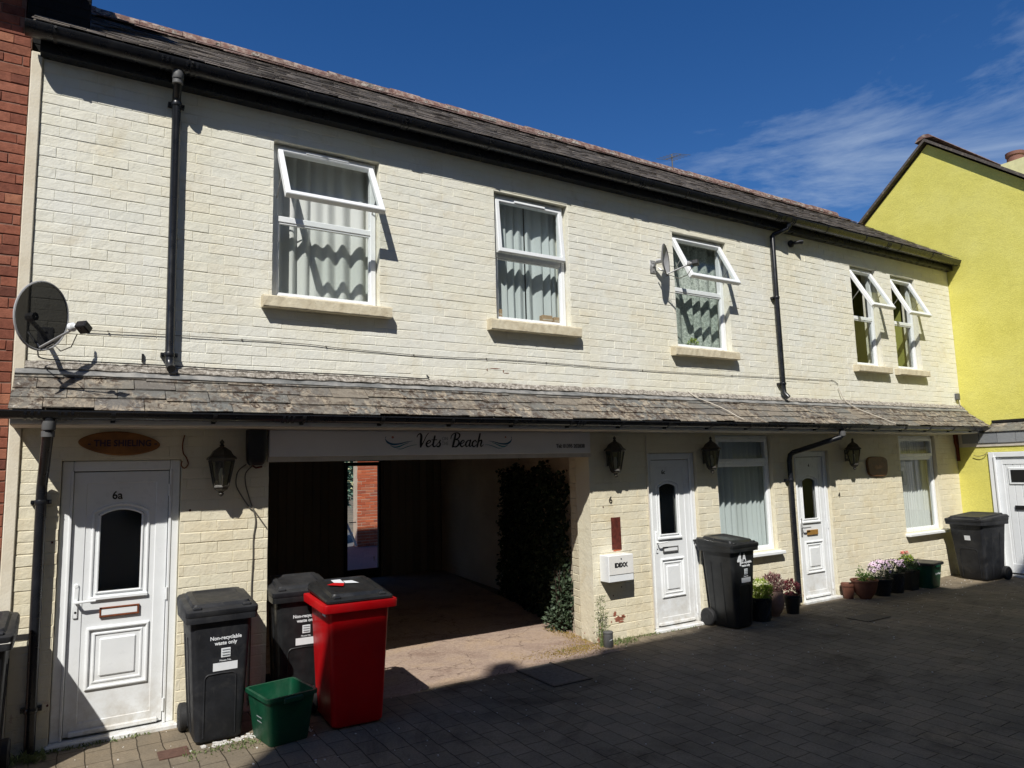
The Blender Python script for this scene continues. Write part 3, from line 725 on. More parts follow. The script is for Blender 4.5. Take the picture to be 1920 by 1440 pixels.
p = pipe('downpipe', [(8.24, -.187, 5.15), (8.24, -.187, 5.08), (8.23, -.175, 5.05), (8.06, -.07, 4.965), (8.045, -.062, 4.95), (8.045, -.062, 4.0), (8.050, -.062, 2.83), (8.052, -.07, 2.77), (8.062, -.12, 2.71)], .033, clips=[(8.045, -.062, 4.08), (8.05, -.062, 2.90)])
mb = MB(); mb.lathe([(.038, -.03), (.041, -.02), (.041, .03)], (8.24, -.187, 5.09), 14); mb.build('elbow', 'black_upvc', p, True)
p = pipe('downpipe', [(-.155, -.462, 2.28), (-.155, -.462, 2.20), (-.158, -.445, 2.16), (-.185, -.09, 1.86), (-.188, -.066, 1.80), (-.186, -.062, 1.0), (-.180, -.062, .02)], .034, clips=[(-.188, -.062, 1.71), (-.182, -.062, .30)])
mb = MB(); mb.lathe([(.038, -.03), (.042, -.02), (.042, .03)], (-.155, -.462, 2.225), 14); mb.lathe([(.040, -.02), (.041, .02)], (-.158, -.447, 2.17), 14); mb.build('elbow', 'plastic_grey', p, True)
p = pipe('downpipe', [(8.66, -.462, 2.28), (8.66, -.462, 2.20), (8.64, -.44, 2.165), (8.10, -.10, 1.98), (8.07, -.075, 1.95), (8.06, -.066, 1.88), (8.06, -.062, 1.0), (8.06, -.062, .05)], .034, clips=[(8.06, -.062, 1.62)])
mb = MB(); mb.lathe([(.038, -.035), (.042, -.02), (.042, .03)], (8.66, -.462, 2.215), 14); mb.build('elbow', 'plastic_grey', p, True)

# windows ---------------------------------------------------------------------
def ringframe(mb, x0, x1, z0, z1, w, y0, y1, b=.006):
    """frame of four mitred members"""
    for (ya, yb, ww, ins) in ((y0, y1, w, 0),):
        o4 = [(x0, z0), (x1, z0), (x1, z1), (x0, z1)]; i4 = [(x0 + ww, z0 + ww), (x1 - ww, z0 + ww), (x1 - ww, z1 - ww), (x0 + ww, z1 - ww)]
        bo = [(x + (b if x == x0 else -b), z + (b if z == z0 else -b)) for x, z in o4]
        bi = [(x + (-b if x == x0 + ww else b), z + (-b if z == z0 + ww else b)) for x, z in i4]
        R = [[(x, yb, z) for x, z in o4], [(x, ya + b, z) for x, z in o4], [(x, ya, z) for x, z in bo], [(x, ya, z) for x, z in bi], [(x, ya + b * 1.6, z) for x, z in i4], [(x, yb, z) for x, z in i4]]
        mb.loft(R + [R[0]], False, False)
def window(i, h, zt, ang, sill, lower=False, yf=.07):
    x0, x1, z0, z1 = h
    e = .010
    mb = MB(); ringframe(mb, x0 + e, x1 - e, z0, z1 - .004, .052, yf, yf + .065)
    mb.bbox(x0 + e + .05, x1 - e - .05, yf + .004, yf + .060, zt - .028, zt + .028, .006)
    w = mb.build('window', 'white_upvc', house)
    # inner bead of the fixed pane
    mb = MB(); ringframe(mb, x0 + e + .05, x1 - e - .05, z0 + .05, zt - .027, .016, yf + .012, yf + .04, .003); mb.build('bead', 'white_upvc', w)
    mb = MB(); mb.add([(x0 + e + .05, yf + .027, z0 + .05), (x1 - e - .05, yf + .027, z0 + .05), (x1 - e - .05, yf + .027, zt - .026), (x0 + e + .05, yf + .027, zt - .026)], [(0, 1, 2, 3)]); mb.build('glass_pane', 'window_glass', w)
    # top hung sash
    sx0, sx1 = x0 + e + .034, x1 - e - .034; ht = z1 - .004 - .034 - (zt + .014)
    m = Matrix.Translation((0, yf + .0, z1 - .04)) @ Matrix.Rotation(-ang, 4, 'X')
    mb = MB(); ringframe(mb, sx0, sx1, -ht, 0, .048, -.022, .030, .006); mb.xf(m); sa = mb.build('sash', 'white_upvc', w)
    mb = MB(); mb.add([(sx0 + .046, .004, -ht + .046), (sx1 - .046, .004, -ht + .046), (sx1 - .046, .004, -.046), (sx0 + .046, .004, -.046)], [(0, 1, 2, 3)]); mb.xf(m); mb.build('sash_glass', 'window_glass', w)
    mb = MB(); ringframe(mb, sx0 + .008, sx1 - .008, -ht + .008, -.008, .010, .030, .036, .002); mb.xf(m); mb.build('seal', 'sash_rubber', w)
    if ang > .02:
        for xx in (sx0 + .004, sx1 - .004):
            mb = MB(); q = m @ Vector((xx, .03, -ht * .55)); mb.tube([(xx, yf + .02, z1 - .04 - ht * .75), tuple(q)], .006, 6); mb.build('stay', 'galvanised', w)
    if i in (0, 1):
        mb = MB(); xa = (sx0 + sx1) / 2
        mb.bbox(xa - .20, xa + .20, -.034, -.021, -.036, -.010, .003); mb.xf(m) if i == 0 else mb.xf(m); mb.build('trickle_vent', 'white_upvc', w)
    if lower:
        mb = MB(); mb.bbox(x0 - .04, x1 + .05, -.085, yf + .02, z0 - .048, z0 - .004, .008); mb.build('sill', 'white_upvc', w)
    else:
        mb = MB(); s0, s1, za, zb = sill
        n = 26; R = []
        for k in range(n + 1):
            xx = s0 + (s1 - s0) * k / n; j = lambda a: rnd(-a, a)
            R.append([(xx, .10, za + .01), (xx, -.092 + j(.002), za + j(.002)), (xx, -.100 + j(.002), za + .008 + j(.002)), (xx, -.100 + j(.002), zb - .018 + j(.003)), (xx, -.092 + j(.003), zb - .006 + j(.003)), (xx, yf, zb + .004), (xx, .10, zb + .004)])
        mb.loft(R); mb.build('sill', 'sill_stone', w)
    return w
SA = math.radians(31)
window(0, UW[0], 4.118, SA, (1.30, 2.455, 3.275, 3.384))
window(1, UW[1], 4.108, math.radians(5), (3.52, 4.66, 3.265, 3.379))
window(2, UW[2], 4.030, math.radians(28), (6.07, 7.19, 3.165, 3.274))
window(3, UW[3], 4.022, math.radians(29), (9.765, 10.64, 3.160, 3.264))
window(4, UW[4], 4.034, math.radians(26), (10.85, 11.70, 3.160, 3.264))
window(5, LW[0], 1.855, 0, None, True, .05)
window(6, LW[1], 1.880, 0, None, True, .05)
# fixed top lights have no visible opening: done above with the angle at zero

# doors --------------------------------------------------------------------------
def door(h, style, num, gl, flap, hside=1, yf=.035):
    x0, x1, z0, z1 = h
    mb = MB(); fw = .075
    mb.bbox(x0 + .004, x0 + fw, yf, yf + .07, z0 + .03, z1 - .003, .006); mb.bbox(x1 - fw, x1 - .004, yf, yf + .07, z0 + .03, z1 - .003, .006); mb.bbox(x0 + fw + .001, x1 - fw - .001, yf, yf + .07, z1 - .078, z1 - .003, .006)
    mb.bbox(x0 + fw - .016, x0 + fw + .004, yf - .010, yf + .02, z0 + .03, z1 - .078, .004); mb.bbox(x1 - fw - .004, x1 - fw + .016, yf - .010, yf + .02, z0 + .03, z1 - .078, .004)
    d = mb.build('door', 'white_upvc_dirty', house)
    mb = MB(); mb.bbox(x0 - .02, x1 + .02, -.055, yf + .08, z0 - .02, z0 + .030, .008); mb.build('threshold', 'white_upvc_dirty', d)
    a, b = x0 + fw + .006, x1 - fw - .006; c, e = z0 + .045, z1 - .085; yp = yf + .018
    gx0, gx1, gz0, gz1 = gl; ah = .045
    # leaf with an arched glass opening cut out: built from pieces
    mb = MB(); st = .095
    mb.box(a, gx0, yp + .006, yp + .045, c, e); mb.box(gx1, b, yp + .006, yp + .045, c, e); mb.box(gx0, gx1, yp + .006, yp + .045, c, gz0)
    n = 10; arc = [(gx0 + (gx1 - gx0) * k / n, gz1 + ah * math.sin(math.pi * k / n) ** .8) for k in range(n + 1)]
    for k in range(n):
        (p, q), (r, s_) = arc[k], arc[k + 1]; mb.prism([(p, q), (r, s_), (r, e), (p, e)], yp + .006, yp + .045)
    ringframe(mb, a, b, c, e, .088, yp, yp + .02, .005)
    mb.build('leaf', 'white_upvc_dirty', d)
    # raised moulding round the glass
    def mould(mb, arcpts, r=.011, y=yp + .004):
        P = [Vector((x_, y, z_)) for x_, z_ in arcpts]
        mb.tube([tuple(p_) for p_ in P], r, 8)
    mb = MB(); o = .030
    arc2 = [(gx0 - o + (gx1 - gx0 + 2 * o) * k / n, gz1 + o * .4 + (ah + .012) * math.sin(math.pi * k / n) ** .8) for k in range(n + 1)]
    mould(mb, arc2); mould(mb, [arc2[0], (gx0 - o, gz0 - o)]); mould(mb, [arc2[-1], (gx1 + o, gz0 - o)]); mb.bbox(gx0 - o - .012, gx1 + o + .012, yp - .016, yp + .012, gz0 - o - .014, gz0 - o + .012, .005)
    o = .008; arc3 = [(gx0 + o + (gx1 - gx0 - 2 * o) * k / n, gz1 - o + ah * math.sin(math.pi * k / n) ** .8) for k in range(n + 1)]
    mould(mb, arc3, .009); mould(mb, [arc3[0], (gx0 + o, gz0 + o)], .009); mould(mb, [arc3[-1], (gx1 - o, gz0 + o)], .009); mould(mb, [(gx0, gz0 + o), (gx1, gz0 + o)], .009)
    mb.build('glass_moulding', 'white_upvc', d)
    # lower raised panel
    mb = MB()
    px0, px1, pz0, pz1 = max(a + .10, gx0 - .045), min(b - .10, gx1 + .06), .345 if style != 2 else .36, .785
    ringframe(mb, px0, px1, pz0, pz1, .024, yp - .012, yp + .02, .008)
    ringframe(mb, px0 + .034, px1 - .034, pz0 + .034, pz1 - .034, .034, yp - .002, yp + .02, .013)
    mb.bbox(px0 + .085, px1 - .085, yp - .006, yp + .02, pz0 + .085, pz1 - .085, .010)
    mb.build('panel_moulding', 'white_upvc_dirty', d)
    mb = MB(); mb.bbox(a + .03, b - .03, yp - .022, yp + .004, c + .0, c + .035, .008); mb.build('weather_bar', 'white_upvc_dirty', d)
    mb = MB(); m_ = MB(); m_.add([(p, yp + .024, q) for p, q in arc] + [(gx1, yp + .024, gz0), (gx0, yp + .024, gz0)], [tuple(range(n + 3))]); m_.build('glass', 'door_glass', d)
    # letterbox
    lx = (gx0 + gx1) / 2 + (.01 if style == 0 else 0); lz = .885 if style < 2 else .90; hw, hh = (.130, .035) if style == 0 else ((.118, .032) if style == 1 else (.115, .034))
    lb = MB()
    if style == 2: lb.bbox(lx - hw, lx + hw, yp - .014, yp + .004, lz - hh, lz + hh, .004); l_ = lb.build('letterbox', flap, d)
    else:
        ringframe(lb, lx - hw, lx + hw, lz - hh, lz + hh, .012, yp - .014, yp + .006, .003); l_ = lb.build('letterbox', flap, d)
        lb = MB(); lb.bbox(lx - hw + .012, lx + hw - .012, yp - .010, yp + .006, lz - hh + .012, lz + hh - .012, .003); lb.build('letter_flap', 'white_upvc', d)
    # lever handle on its plate
    hx = a + .045 if hside > 0 else b - .045; hz = .98 if style == 0 else .975
    hb = MB(); hb.lathe([(.0, -.012), (.012, -.012), (.017, -.006), (.017, .004)], (hx, yp - .002, hz + .11), 10, 'y'); hb.bbox(hx - .017, hx + .017, yp - .012, yp + .002, hz - .12, hz + .11, .006)
    hb.tube([(hx, yp - .01, hz), (hx, yp - .052, hz), (hx + .012 * hside, yp - .056, hz), (hx + .125 * hside, yp - .056, hz + .002)], [.011, .011, .010, .008], 8)
    hb.build('handle', 'white_upvc' if style < 2 else 'galvanised', d, True)
    hb = MB(); hb.lathe([(.008, -.0015), (.008, .002)], (hx, yp - .0125, hz - .075), 8, 'y'); hb.build('keyhole', 'black_gloss', d)
    if num: text(num[0], num[1], 'black_letter', 'door_number', d, (num[2], yp + .0045, num[3]), bold=.0015, xs=.9)
    for z_ in (c + .12, .98, e - .15): mb = MB(); mb.lathe([(.009, -.045), (.009, .045)], (x1 - fw - .004, yf - .012, z_), 8); mb.build('hinge', 'white_upvc', d, True)
    return d
door(D1, 0, ('6a', .085, .290, 1.735), (.172, .475, 1.020, 1.600), 'rust')
door(D2, 1, ('6c', .07, 5.900, 1.775), (5.80, 6.10, 1.045, 1.610), 'plastic_grey')
door(D3, 2, ('4', .06, 8.62, 1.80), (8.43, 8.74, 1.07, 1.600), 'brown_flap')

# sign over the passage ------------------------------------------------------------
mb = MB(); mb.box(1.372, 4.775, -.030, -.0085, 1.966, 2.006); mb.build('lintel_trim', 'soffit_cream', house)
sg = empty('shop_sign', (1.372, -.06, 1.995), 0, 'long white sign board of the vets over the dark passage', 'sign')
mb = MB(); mb.bbox(0, 3.372, 0, .045, .013, .238, .004); sb = mb.build('board', 'sign_white', sg)
def P(u, v): # u: metres from the sign's left end, v: from its foot
    return (u, -.003, v)
text('ON', .046, 'grey_letter', 'lettering', sg, P(1.625, .165), xs=.9)
text('THE', .046, 'grey_letter', 'lettering', sg, P(1.625, .120), xs=.8)
text('Tel: 01395 202838', .055, 'plastic_grey', 'lettering', sg, P(3.105, .088), bold=.0016, xs=.90)
GLYPH = {   # brush lettering: strokes of (x, height, width) in units of the capital height
 'V': (.56, [[(-.04, .74, .05), (.0, .90, .07), (.13, .98, .11), (.21, .80, .18), (.24, .4, .18), (.28, .03, .13)], [(.28, .03, .11), (.40, .4, .07), (.50, .8, .06), (.60, 1.02, .06)]]),
 'e': (.36, [[(.02, .22, .05), (.18, .30, .06), (.26, .42, .07), (.17, .50, .08), (.06, .38, .11), (.04, .18, .14), (.14, .03, .10), (.28, .10, .06), (.38, .22, .04)]]),
 't': (.29, [[(.10, .80, .13), (.08, .4, .14), (.08, .14, .13), (.18, .03, .09), (.30, .16, .04)], [(-.04, .54, .06), (.26, .54, .06)]]),
 's': (.30, [[(-.02, .12, .04), (.12, .36, .06), (.19, .52, .09), (.15, .38, .10), (.22, .22, .13), (.17, .05, .11), (.04, .05, .09)]]),
 'B': (.52, [[(.14, .95, .13), (.12, .5, .17), (.08, .03, .14)], [(-.12, .62, .05), (-.10, .85, .07), (.06, 1.03, .07), (.28, 1.05, .09), (.42, .90, .12), (.36, .66, .10), (.18, .56, .06), (.38, .50, .09), (.45, .25, .14), (.32, .03, .11), (.08, .04, .08)]]),
 'a': (.42, [[(.28, .44, .07), (.16, .50, .08), (.03, .30, .13), (.07, .05, .11), (.20, .10, .05), (.27, .36, .06)], [(.30, .50, .13), (.28, .15, .13), (.34, .03, .08), (.45, .16, .04)]]),
 'c': (.33, [[(.28, .38, .10), (.20, .50, .08), (.05, .35, .13), (.05, .13, .13), (.18, .02, .09), (.34, .18, .04)]]),
 'h': (.46, [[(.12, 1.0, .13), (.09, .5, .15), (.06, .02, .13)], [(.09, .28, .05), (.18, .47, .09), (.30, .47, .13), (.28, .15, .13), (.34, .03, .08), (.46, .18, .04)]])}
def smooth(pts):
    q = []
    for i in range(len(pts) - 1):
        p0 = pts[max(i - 1, 0)]; p1 = pts[i]; p2 = pts[i + 1]; p3 = pts[min(i + 2, len(pts) - 1)]
        for k in range(6):
            t = k / 6; q.append(tuple(.5 * ((2 * b) + (-a + c) * t + (2 * a - 5 * b + 4 * c - d) * t * t + (-a + 3 * b - 3 * c + d) * t ** 3) for a, b, c, d in zip(p0, p1, p2, p3)))
    q.append(pts[-1]); return q
def brush(word, u0, v0, h, xs, name='lettering'):
    mb = MB(); cx = 0; dep = -.0040
    for ch in word:
        adv, strokes = GLYPH[ch]
        for st in strokes:
            q = [((cx + x_) * xs * h + y_ * h * .20, y_ * h, w_ * h * 1.06) for x_, y_, w_ in smooth(st)]
            L_, R_ = [], []
            for i, (x_, y_, w_) in enumerate(q):
                a = q[max(i - 1, 0)]; b = q[min(i + 1, len(q) - 1)]; dx, dy = b[0] - a[0], b[1] - a[1]; l = math.hypot(dx, dy) or 1
                L_.append((u0 + x_ - dy / l * w_ / 2, v0 + y_ + dx / l * w_ / 2)); R_.append((u0 + x_ + dy / l * w_ / 2, v0 + y_ - dx / l * w_ / 2))
            n_ = len(q); dep -= .00006
            mb.add([(p[0], dep, p[1]) for p in L_] + [(p[0], dep, p[1]) for p in R_], [(i, i + 1, n_ + i + 1, n_ + i) for i in range(n_ - 1)])
            for e_ in (0, -1):
                dep -= .00002; mb.add([(u0 + q[e_][0] + q[e_][2] / 2 * math.cos(k * math.pi / 5), dep, v0 + q[e_][1] + q[e_][2] / 2 * math.sin(k * math.pi / 5)) for k in range(10)], [tuple(range(10))])
        cx += adv
    return mb.build(name, 'black_letter', sg, fix=False)
brush('Vets', 1.322, .086, .128, 1.34)
brush('Beach', 1.690, .086, .128, 1.30)
def wave(x, flip, name):
    for (pts, ws, mt) in (([(0, .185), (-.008, .165), (.012, .135), (.06, .115), (.13, .118), (.20, .135), (.27, .146)], [.004, .010, .015, .013, .009, .005, .001], 'navy_letter'),
                          ([(.04, .105), (.08, .088), (.13, .095), (.18, .115), (.23, .132)], [.002, .009, .010, .006, .001], 'teal_letter'),
                          ([(.10, .075), (.15, .072), (.21, .092), (.27, .106), (.31, .112)], [.001, .005, .005, .003, .001], 'teal_letter')):
        # smooth the stroke
        q = []
        for i in range(len(pts) - 1):
            p0 = pts[max(i - 1, 0)]; p1 = pts[i]; p2 = pts[i + 1]; p3 = pts[min(i + 2, len(pts) - 1)]
            for k in range(5):
                t = k / 5; f = lambda a, b, c, d: .5 * ((2 * b) + (-a + c) * t + (2 * a - 5 * b + 4 * c - d) * t * t + (-a + 3 * b - 3 * c + d) * t ** 3)
                q.append((f(p0[0], p1[0], p2[0], p3[0]), f(p0[1], p1[1], p2[1], p3[1]), 1.35 * (ws[i] * (1 - t) + ws[i + 1] * t)))
        up = [(x + flip * a, b + w / 2) for a, b, w in q]; dn = [(x + flip * a, b - w / 2) for a, b, w in reversed(q)]
        m_ = MB()
        k = len(q)
        for i in range(k - 1): m_.prism([up[i], up[i + 1], dn[k - 2 - i], dn[k - 1 - i]], -.003, -.0005)
        m_.build(name, mt, sg)
wave(1.030, 1, 'wave_motif'); wave(2.365, -1, 'wave_motif')
mb = MB(); mb.lathe([(.011, -.003), (.011, -.0005)], (1.095, 0, .178), 12, 'y'); mb.lathe([(.009, -.003), (.009, -.0005)], (2.30, 0, .182), 12, 'y'); mb.build('sun_motif', 'coral_letter', sg)

# oval name board, plaque, numbers ---------------------------------------------------
nb = empty('name_board', (.290, -.012, 2.125), 0, 'oval varnished wooden board reading THE SHIELING above the left door', 'name sign')
mb = MB(); pts = []
for k in range(40):
    a = 2 * math.pi * k / 40; x = .272 * math.cos(a); z = .083 * math.sin(a) * (1 - .10 * math.cos(2 * a)) ; z -= .012 * (x / .27)
    pts.append((x, z))
pts2 = [(x * .965, z * .90) for x, z in pts]
mb.loft([[(x, .012, z) for x, z in pts], [(x, -.004, z) for x, z in pts], [(x, -.010, z) for x, z in pts2]]); mb.build('board', 'wood_sign', nb)
text('- THE SHIELING -', .066, 'dark_letter', 'lettering', nb, (.02, -.011, .0), bold=.0022, xs=.88, spacing=1.05)
hp = empty('wood_plaque', (10.13, -.012, 1.755), 0, 'wide rounded dark wooden plaque on the wall between the last lantern and window', 'plaque')
mb = MB(); pts = []
for k in range(36):
    a = 2 * math.pi * k / 36; c, s_ = math.cos(a), math.sin(a); x = .262 * (abs(c) ** .55) * (1 if c > 0 else -1) * (1 + .03 * math.sin(3 * a)); z = .152 * (abs(s_) ** .6) * (1 if s_ > 0 else -1) * (1 + .04 * math.cos(2 * a + 1)); pts.append((x, z))
mb.loft([[(x, .010, z) for x, z in pts], [(x, -.012, z) for x, z in pts], [(x * .93, -.020, z * .93) for x, z in pts]]); mb.build('board', 'wood_plaque', hp)
mb = MB(); mb.prism([(-.10, -.005), (-.03, .03), (.0, -.005), (.04, .035), (.11, -.01), (.06, -.035), (-.06, -.04)], -.022, -.0205); mb.build('carving', 'wood_sign', hp)
n6 = text('6', .105, 'lantern_metal', 'house_number', None, (5.035, -.0085, 1.49), ext=.003, bold=.0005); tag(n6, 'metal figure 6 on the wall above the rusty red plate', 'house number')
n4 = text('4', .090, 'lantern_metal', 'house_number', None, (9.165, -.0085, 1.378), ext=.003, bold=.0005); tag(n4, 'small metal figure 4 on the wall right of the brown letterbox door', 'house number')
mb = MB(); mb.box(5.030, 5.160, -.012, -.004, .957, 1.300, .002)
tag(mb.build('rusty_plate', 'rust_red'), 'upright rusty red metal plate on the wall above the white lab box', 'plate')
mb = MB(); mb.tube([(5.575, -.03, 2.20), (5.578, -.02, 2.0), (5.582, -.018, 1.60), (5.585, -.018, .3), (5.587, -.018, .05)], .008, 6)
tag(mb.build('cable', 'cable_pale'), 'pale cable running down the wall beside the door numbered 6c', 'cable')

# lab sample box -----------------------------------------------------------------------
bx = empty('sample_box', (5.015, -.01, .66), 0, 'white wall box lettered IDEXX beside the passage, below the rusty plate', 'box')
mb = MB(); mb.bbox(-.170, .172, -.150, 0, -.02, .255, .004); mb.build('body', 'white_upvc', bx)
mb = MB(); mb.bbox(-.167, .169, -.156, -.1505, .055, .252, .002); mb.build('door', 'white_paint', bx)
text('IDEXX', .062, 'black_letter', 'lettering', bx, (-.005, -.157, .150), bold=.0035, xs=1.0, spacing=.95)
mb = MB(); mb.lathe([(.008, -.159), (.008, -.150)], (0, 0, .215), 8, 'y'); mb.build('keyhole', 'black_gloss', bx)

# lanterns ---------------------------------------------------------------------------------
def lantern(label, loc, sc=1.0):
    t = empty('wall_lantern', loc, 0, label, 'lantern', 'black wall lanterns along the front')
    h6 = lambda r, z, cy=-.12: [(r * math.cos(math.pi / 3 * k + .52), cy + r * math.sin(math.pi / 3 * k + .52), z) for k in range(6)]
    mb = MB()
    mb.loft([h6(.118, .265), h6(.122, .272), h6(.116, .282), h6(.092, .300), h6(.070, .335), h6(.030, .362), h6(.012, .372)])   # roof
    mb.loft([h6(.100, .252), h6(.104, .266)])
    mb.lathe([(.012, .366), (.020, .378), (.010, .388), (.018, .396), (.016, .408), (.004, .425)], (0, -.12, 0), 10)
    mb.build('cap', 'lantern_metal', t)
    mb = MB()
    for k in range(6):
        a = math.pi / 3 * k + .52
        mb.tube([(.100 * math.cos(a), -.12 + .100 * math.sin(a), .258), (.058 * math.cos(a), -.12 + .058 * math.sin(a), .058)], .0065, 6)
        a2 = a + math.pi / 3
        mb.tube([(.058 * math.cos(a), -.12 + .058 * math.sin(a), .060), (.058 * math.cos(a2), -.12 + .058 * math.sin(a2), .060)], .007, 6)
    mb.loft([h6(.066, .050), h6(.062, .058), h6(.050, .030), h6(.026, .016), h6(.018, .006)])
    mb.lathe([(.014, .010), (.024, -.004), (.016, -.016), (.004, -.026)], (0, -.12, 0), 10)
    mb.build('cage', 'lantern_metal', t)
    mb = MB(); mb.loft([h6(.055, .062), h6(.095, .256)], False, False); mb.build('glass', 'lantern_glass', t)
    mb = MB(); mb.lathe([(.012, .07), (.018, .10), (.020, .15), (.012, .19), (.004, .2)], (0, -.12, 0), 10); mb.build('bulb', 'white_paint', t, True)
    mb = MB(); mb.bbox(-.03, .03, -.012, .0, .10, .26, .004); mb.tube([(0, -.01, .20), (0, -.045, .235), (0, -.06, .27)], .010, 8); mb.tube([(0, -.01, .13), (0, -.05, .10), (0, -.07, .06)], .008, 8); mb.build('bracket', 'lantern_metal', t)
    return t
l0 = lantern('black hexagonal lantern beside the dark grey meter casing, left of the passage', (.995, -.004, 1.725))
for lab, x, z in (('black hexagonal lantern above the figure 6, right of the shop sign', 5.03, 1.762), ('black hexagonal lantern between the 6c door and the ground floor window', 6.53, 1.762), ('black hexagonal lantern between the door with brown letterbox and the wooden plaque', 9.40, 1.745)):
    c = copy_tree(l0); c.location = (x, -.004, z); c['label'] = lab
# meter casing --------------------------------------------------------------------------------
mc = empty('meter_casing', (1.268, -.01, 1.94), 0, 'tall black rounded casing under the pent roof at the left end of the sign', 'casing')
mb = MB(); R = []
for z, w_, d_ in ((.0, .10, .06), (.02, .135, .085), (.05, .150, .10), (.15, .158, .108), (.29, .158, .108)): R.append(rrect(w_, d_, .035, z, 0, -.055))
mb.loft(R); mb.build('body', 'black_gloss', mc, True)
mb = MB(); mb.tube([(-.04, -.05, .01), (.0, -.06, -.02), (.05, -.05, -.01)], .008, 6); mb.build('cable_tail', 'rust_red', mc)
def cable(name, pts, r, mat, label, clips=0):
    q = []
    for i in range(len(pts) - 1):
        p0 = pts[max(i - 1, 0)]; p1 = pts[i]; p2 = pts[i + 1]; p3 = pts[min(i + 2, len(pts) - 1)]
        for k in range(6):
            t = k / 6; q.append(tuple(.5 * ((2 * b) + (-a + c) * t + (2 * a - 5 * b + 4 * c - d) * t * t + (-a + 3 * b - 3 * c + d) * t ** 3) for a, b, c, d in zip(p0, p1, p2, p3)))
    q.append(pts[-1]); mb = MB(); mb.tube(q, r, 6)
    if clips:
        for i in range(2, len(q), clips): x, y, z = q[i]; mb.box(x - .005, x + .005, y - .004, y + .006, z - .005, z + .006)
    return tag(mb.build(name, mat, None, True), label, 'cable')
cable('cable', [(1.20, -.03, 1.95), (1.15, -.02, 1.91), (1.13, -.014, 1.86), (1.13, -.012, 1.78), (1.17, -.012, 1.70), (1.235, -.012, 1.60), (1.27, -.012, 1.565), (1.285, -.012, 1.48), (1.27, -.012, 1.35), (1.27, -.012, 1.20), (1.262, -.012, .98), (1.262, -.012, .85), (1.26, -.012, .5), (1.255, -.012, .05)], .0055, 'cable_grey', 'dark cable hanging in a loop below the black casing and down the pier', 9)
cable('cable', [(1.25, -.03, 1.94), (1.20, -.018, 1.88), (1.20, -.014, 1.80), (1.22, -.012, 1.72), (1.26, -.012, 1.60), (1.31, -.012, 1.52), (1.372, -.012, 1.43)], .005, 'cable_grey', 'short cable crossing the pier to the passage edge below the black casing')
cable('cable', [(.722, -.02, 1.985), (.715, -.02, 1.955), (.738, -.02, 1.93), (.765, -.02, 1.96), (.752, -.018, 2.01), (.728, -.014, 2.05), (.722, -.012, 2.12), (.735, -.012, 2.19)], .005, 'rust', 'curled brown wire at the top right corner of the left door')
cable('cable', [(.03, -.02, 2.975), (.65, -.014, 2.985), (1.62, -.012, 2.99), (2.0, -.012, 2.975), (2.84, -.012, 2.958), (3.5, -.012, 2.972), (4.08, -.012, 2.975), (5.2, -.012, 2.965), (6.43, -.012, 2.968), (7.8, -.012, 2.985), (9.0, -.012, 3.0), (9.23, -.012, 3.005), (9.33, -.012, 2.96)], .0030, 'cable_grey', 'long thin cable clipped level across the upper wall below the windows', 7)
cable('cable', [(-.24, -.30, 2.80), (-.25, -.20, 2.76), (-.22, -.08, 2.735), (.0, -.04, 2.735), (.6, -.035, 2.735), (1.2, -.035, 2.73), (2.0, -.035, 2.735), (2.55, -.035, 2.735), (2.83, -.030, 2.735), (2.835, -.012, 2.775)], .0048, 'black_gloss', 'black cable lying along the top of the pent roof from the big dish', 8)
cable('cable', [(6.30, -.02, 2.74), (6.36, -.10, 2.66), (6.50, -.20, 2.58), (6.62, -.30, 2.50), (6.70, -.40, 2.415), (6.76, -.45, 2.37)], .007, 'cable_pale', 'pale cable lying slantwise on the pent roof below the lace window')
cable('cable', [(9.33, -.02, 2.90), (9.40, -.06, 2.72), (9.52, -.15, 2.60), (9.68, -.28, 2.50), (9.86, -.40, 2.405), (9.94, -.46, 2.36)], .007, 'cable_pale', 'pale cable lying slantwise on the pent roof near the yellow wall')
for x, lab in ((.42, 'short black vent stub on the upper wall left of the first downpipe'),):
    mb = MB(); mb.box(x - .008, x + .008, -.02, -.004, 2.76, 2.82); tag(mb.build('wall_stub', 'black_gloss'), lab, 'stub')
# burglar light near the second downpipe
sl_ = empty('security_light', (8.50, -.004, 4.92), 0, 'small dark security light under the eaves right of the second downpipe', 'light')
mb = MB(); mb.lathe([(.05, 0), (.052, -.03), (.03, -.05)], (0, 0, 0), 14, 'y'); mb.build('base', 'black_gloss', sl_, True)
mb = MB(); mb.tube([(0, -.05, 0), (.07, -.10, .012), (.11, -.12, .015)], [.022, .030, .034], 12); mb.build('lamp_head', 'black_gloss', sl_, True)
ab = empty('junction_box', (12.62, -.004, 2.88), 0, 'small dark cable box on the wall by the yellow corner', 'cable box')
mb = MB(); mb.bbox(-.045, .045, -.05, 0, -.06, .05, .008); mb.build('body', 'plastic_grey', ab)
mb = MB(); mb.tube([(.02, -.03, -.06), (.03, -.03, -.14), (.07, -.04, -.2)], .006, 6); mb.build('cable_tail', 'cable_grey', ab)

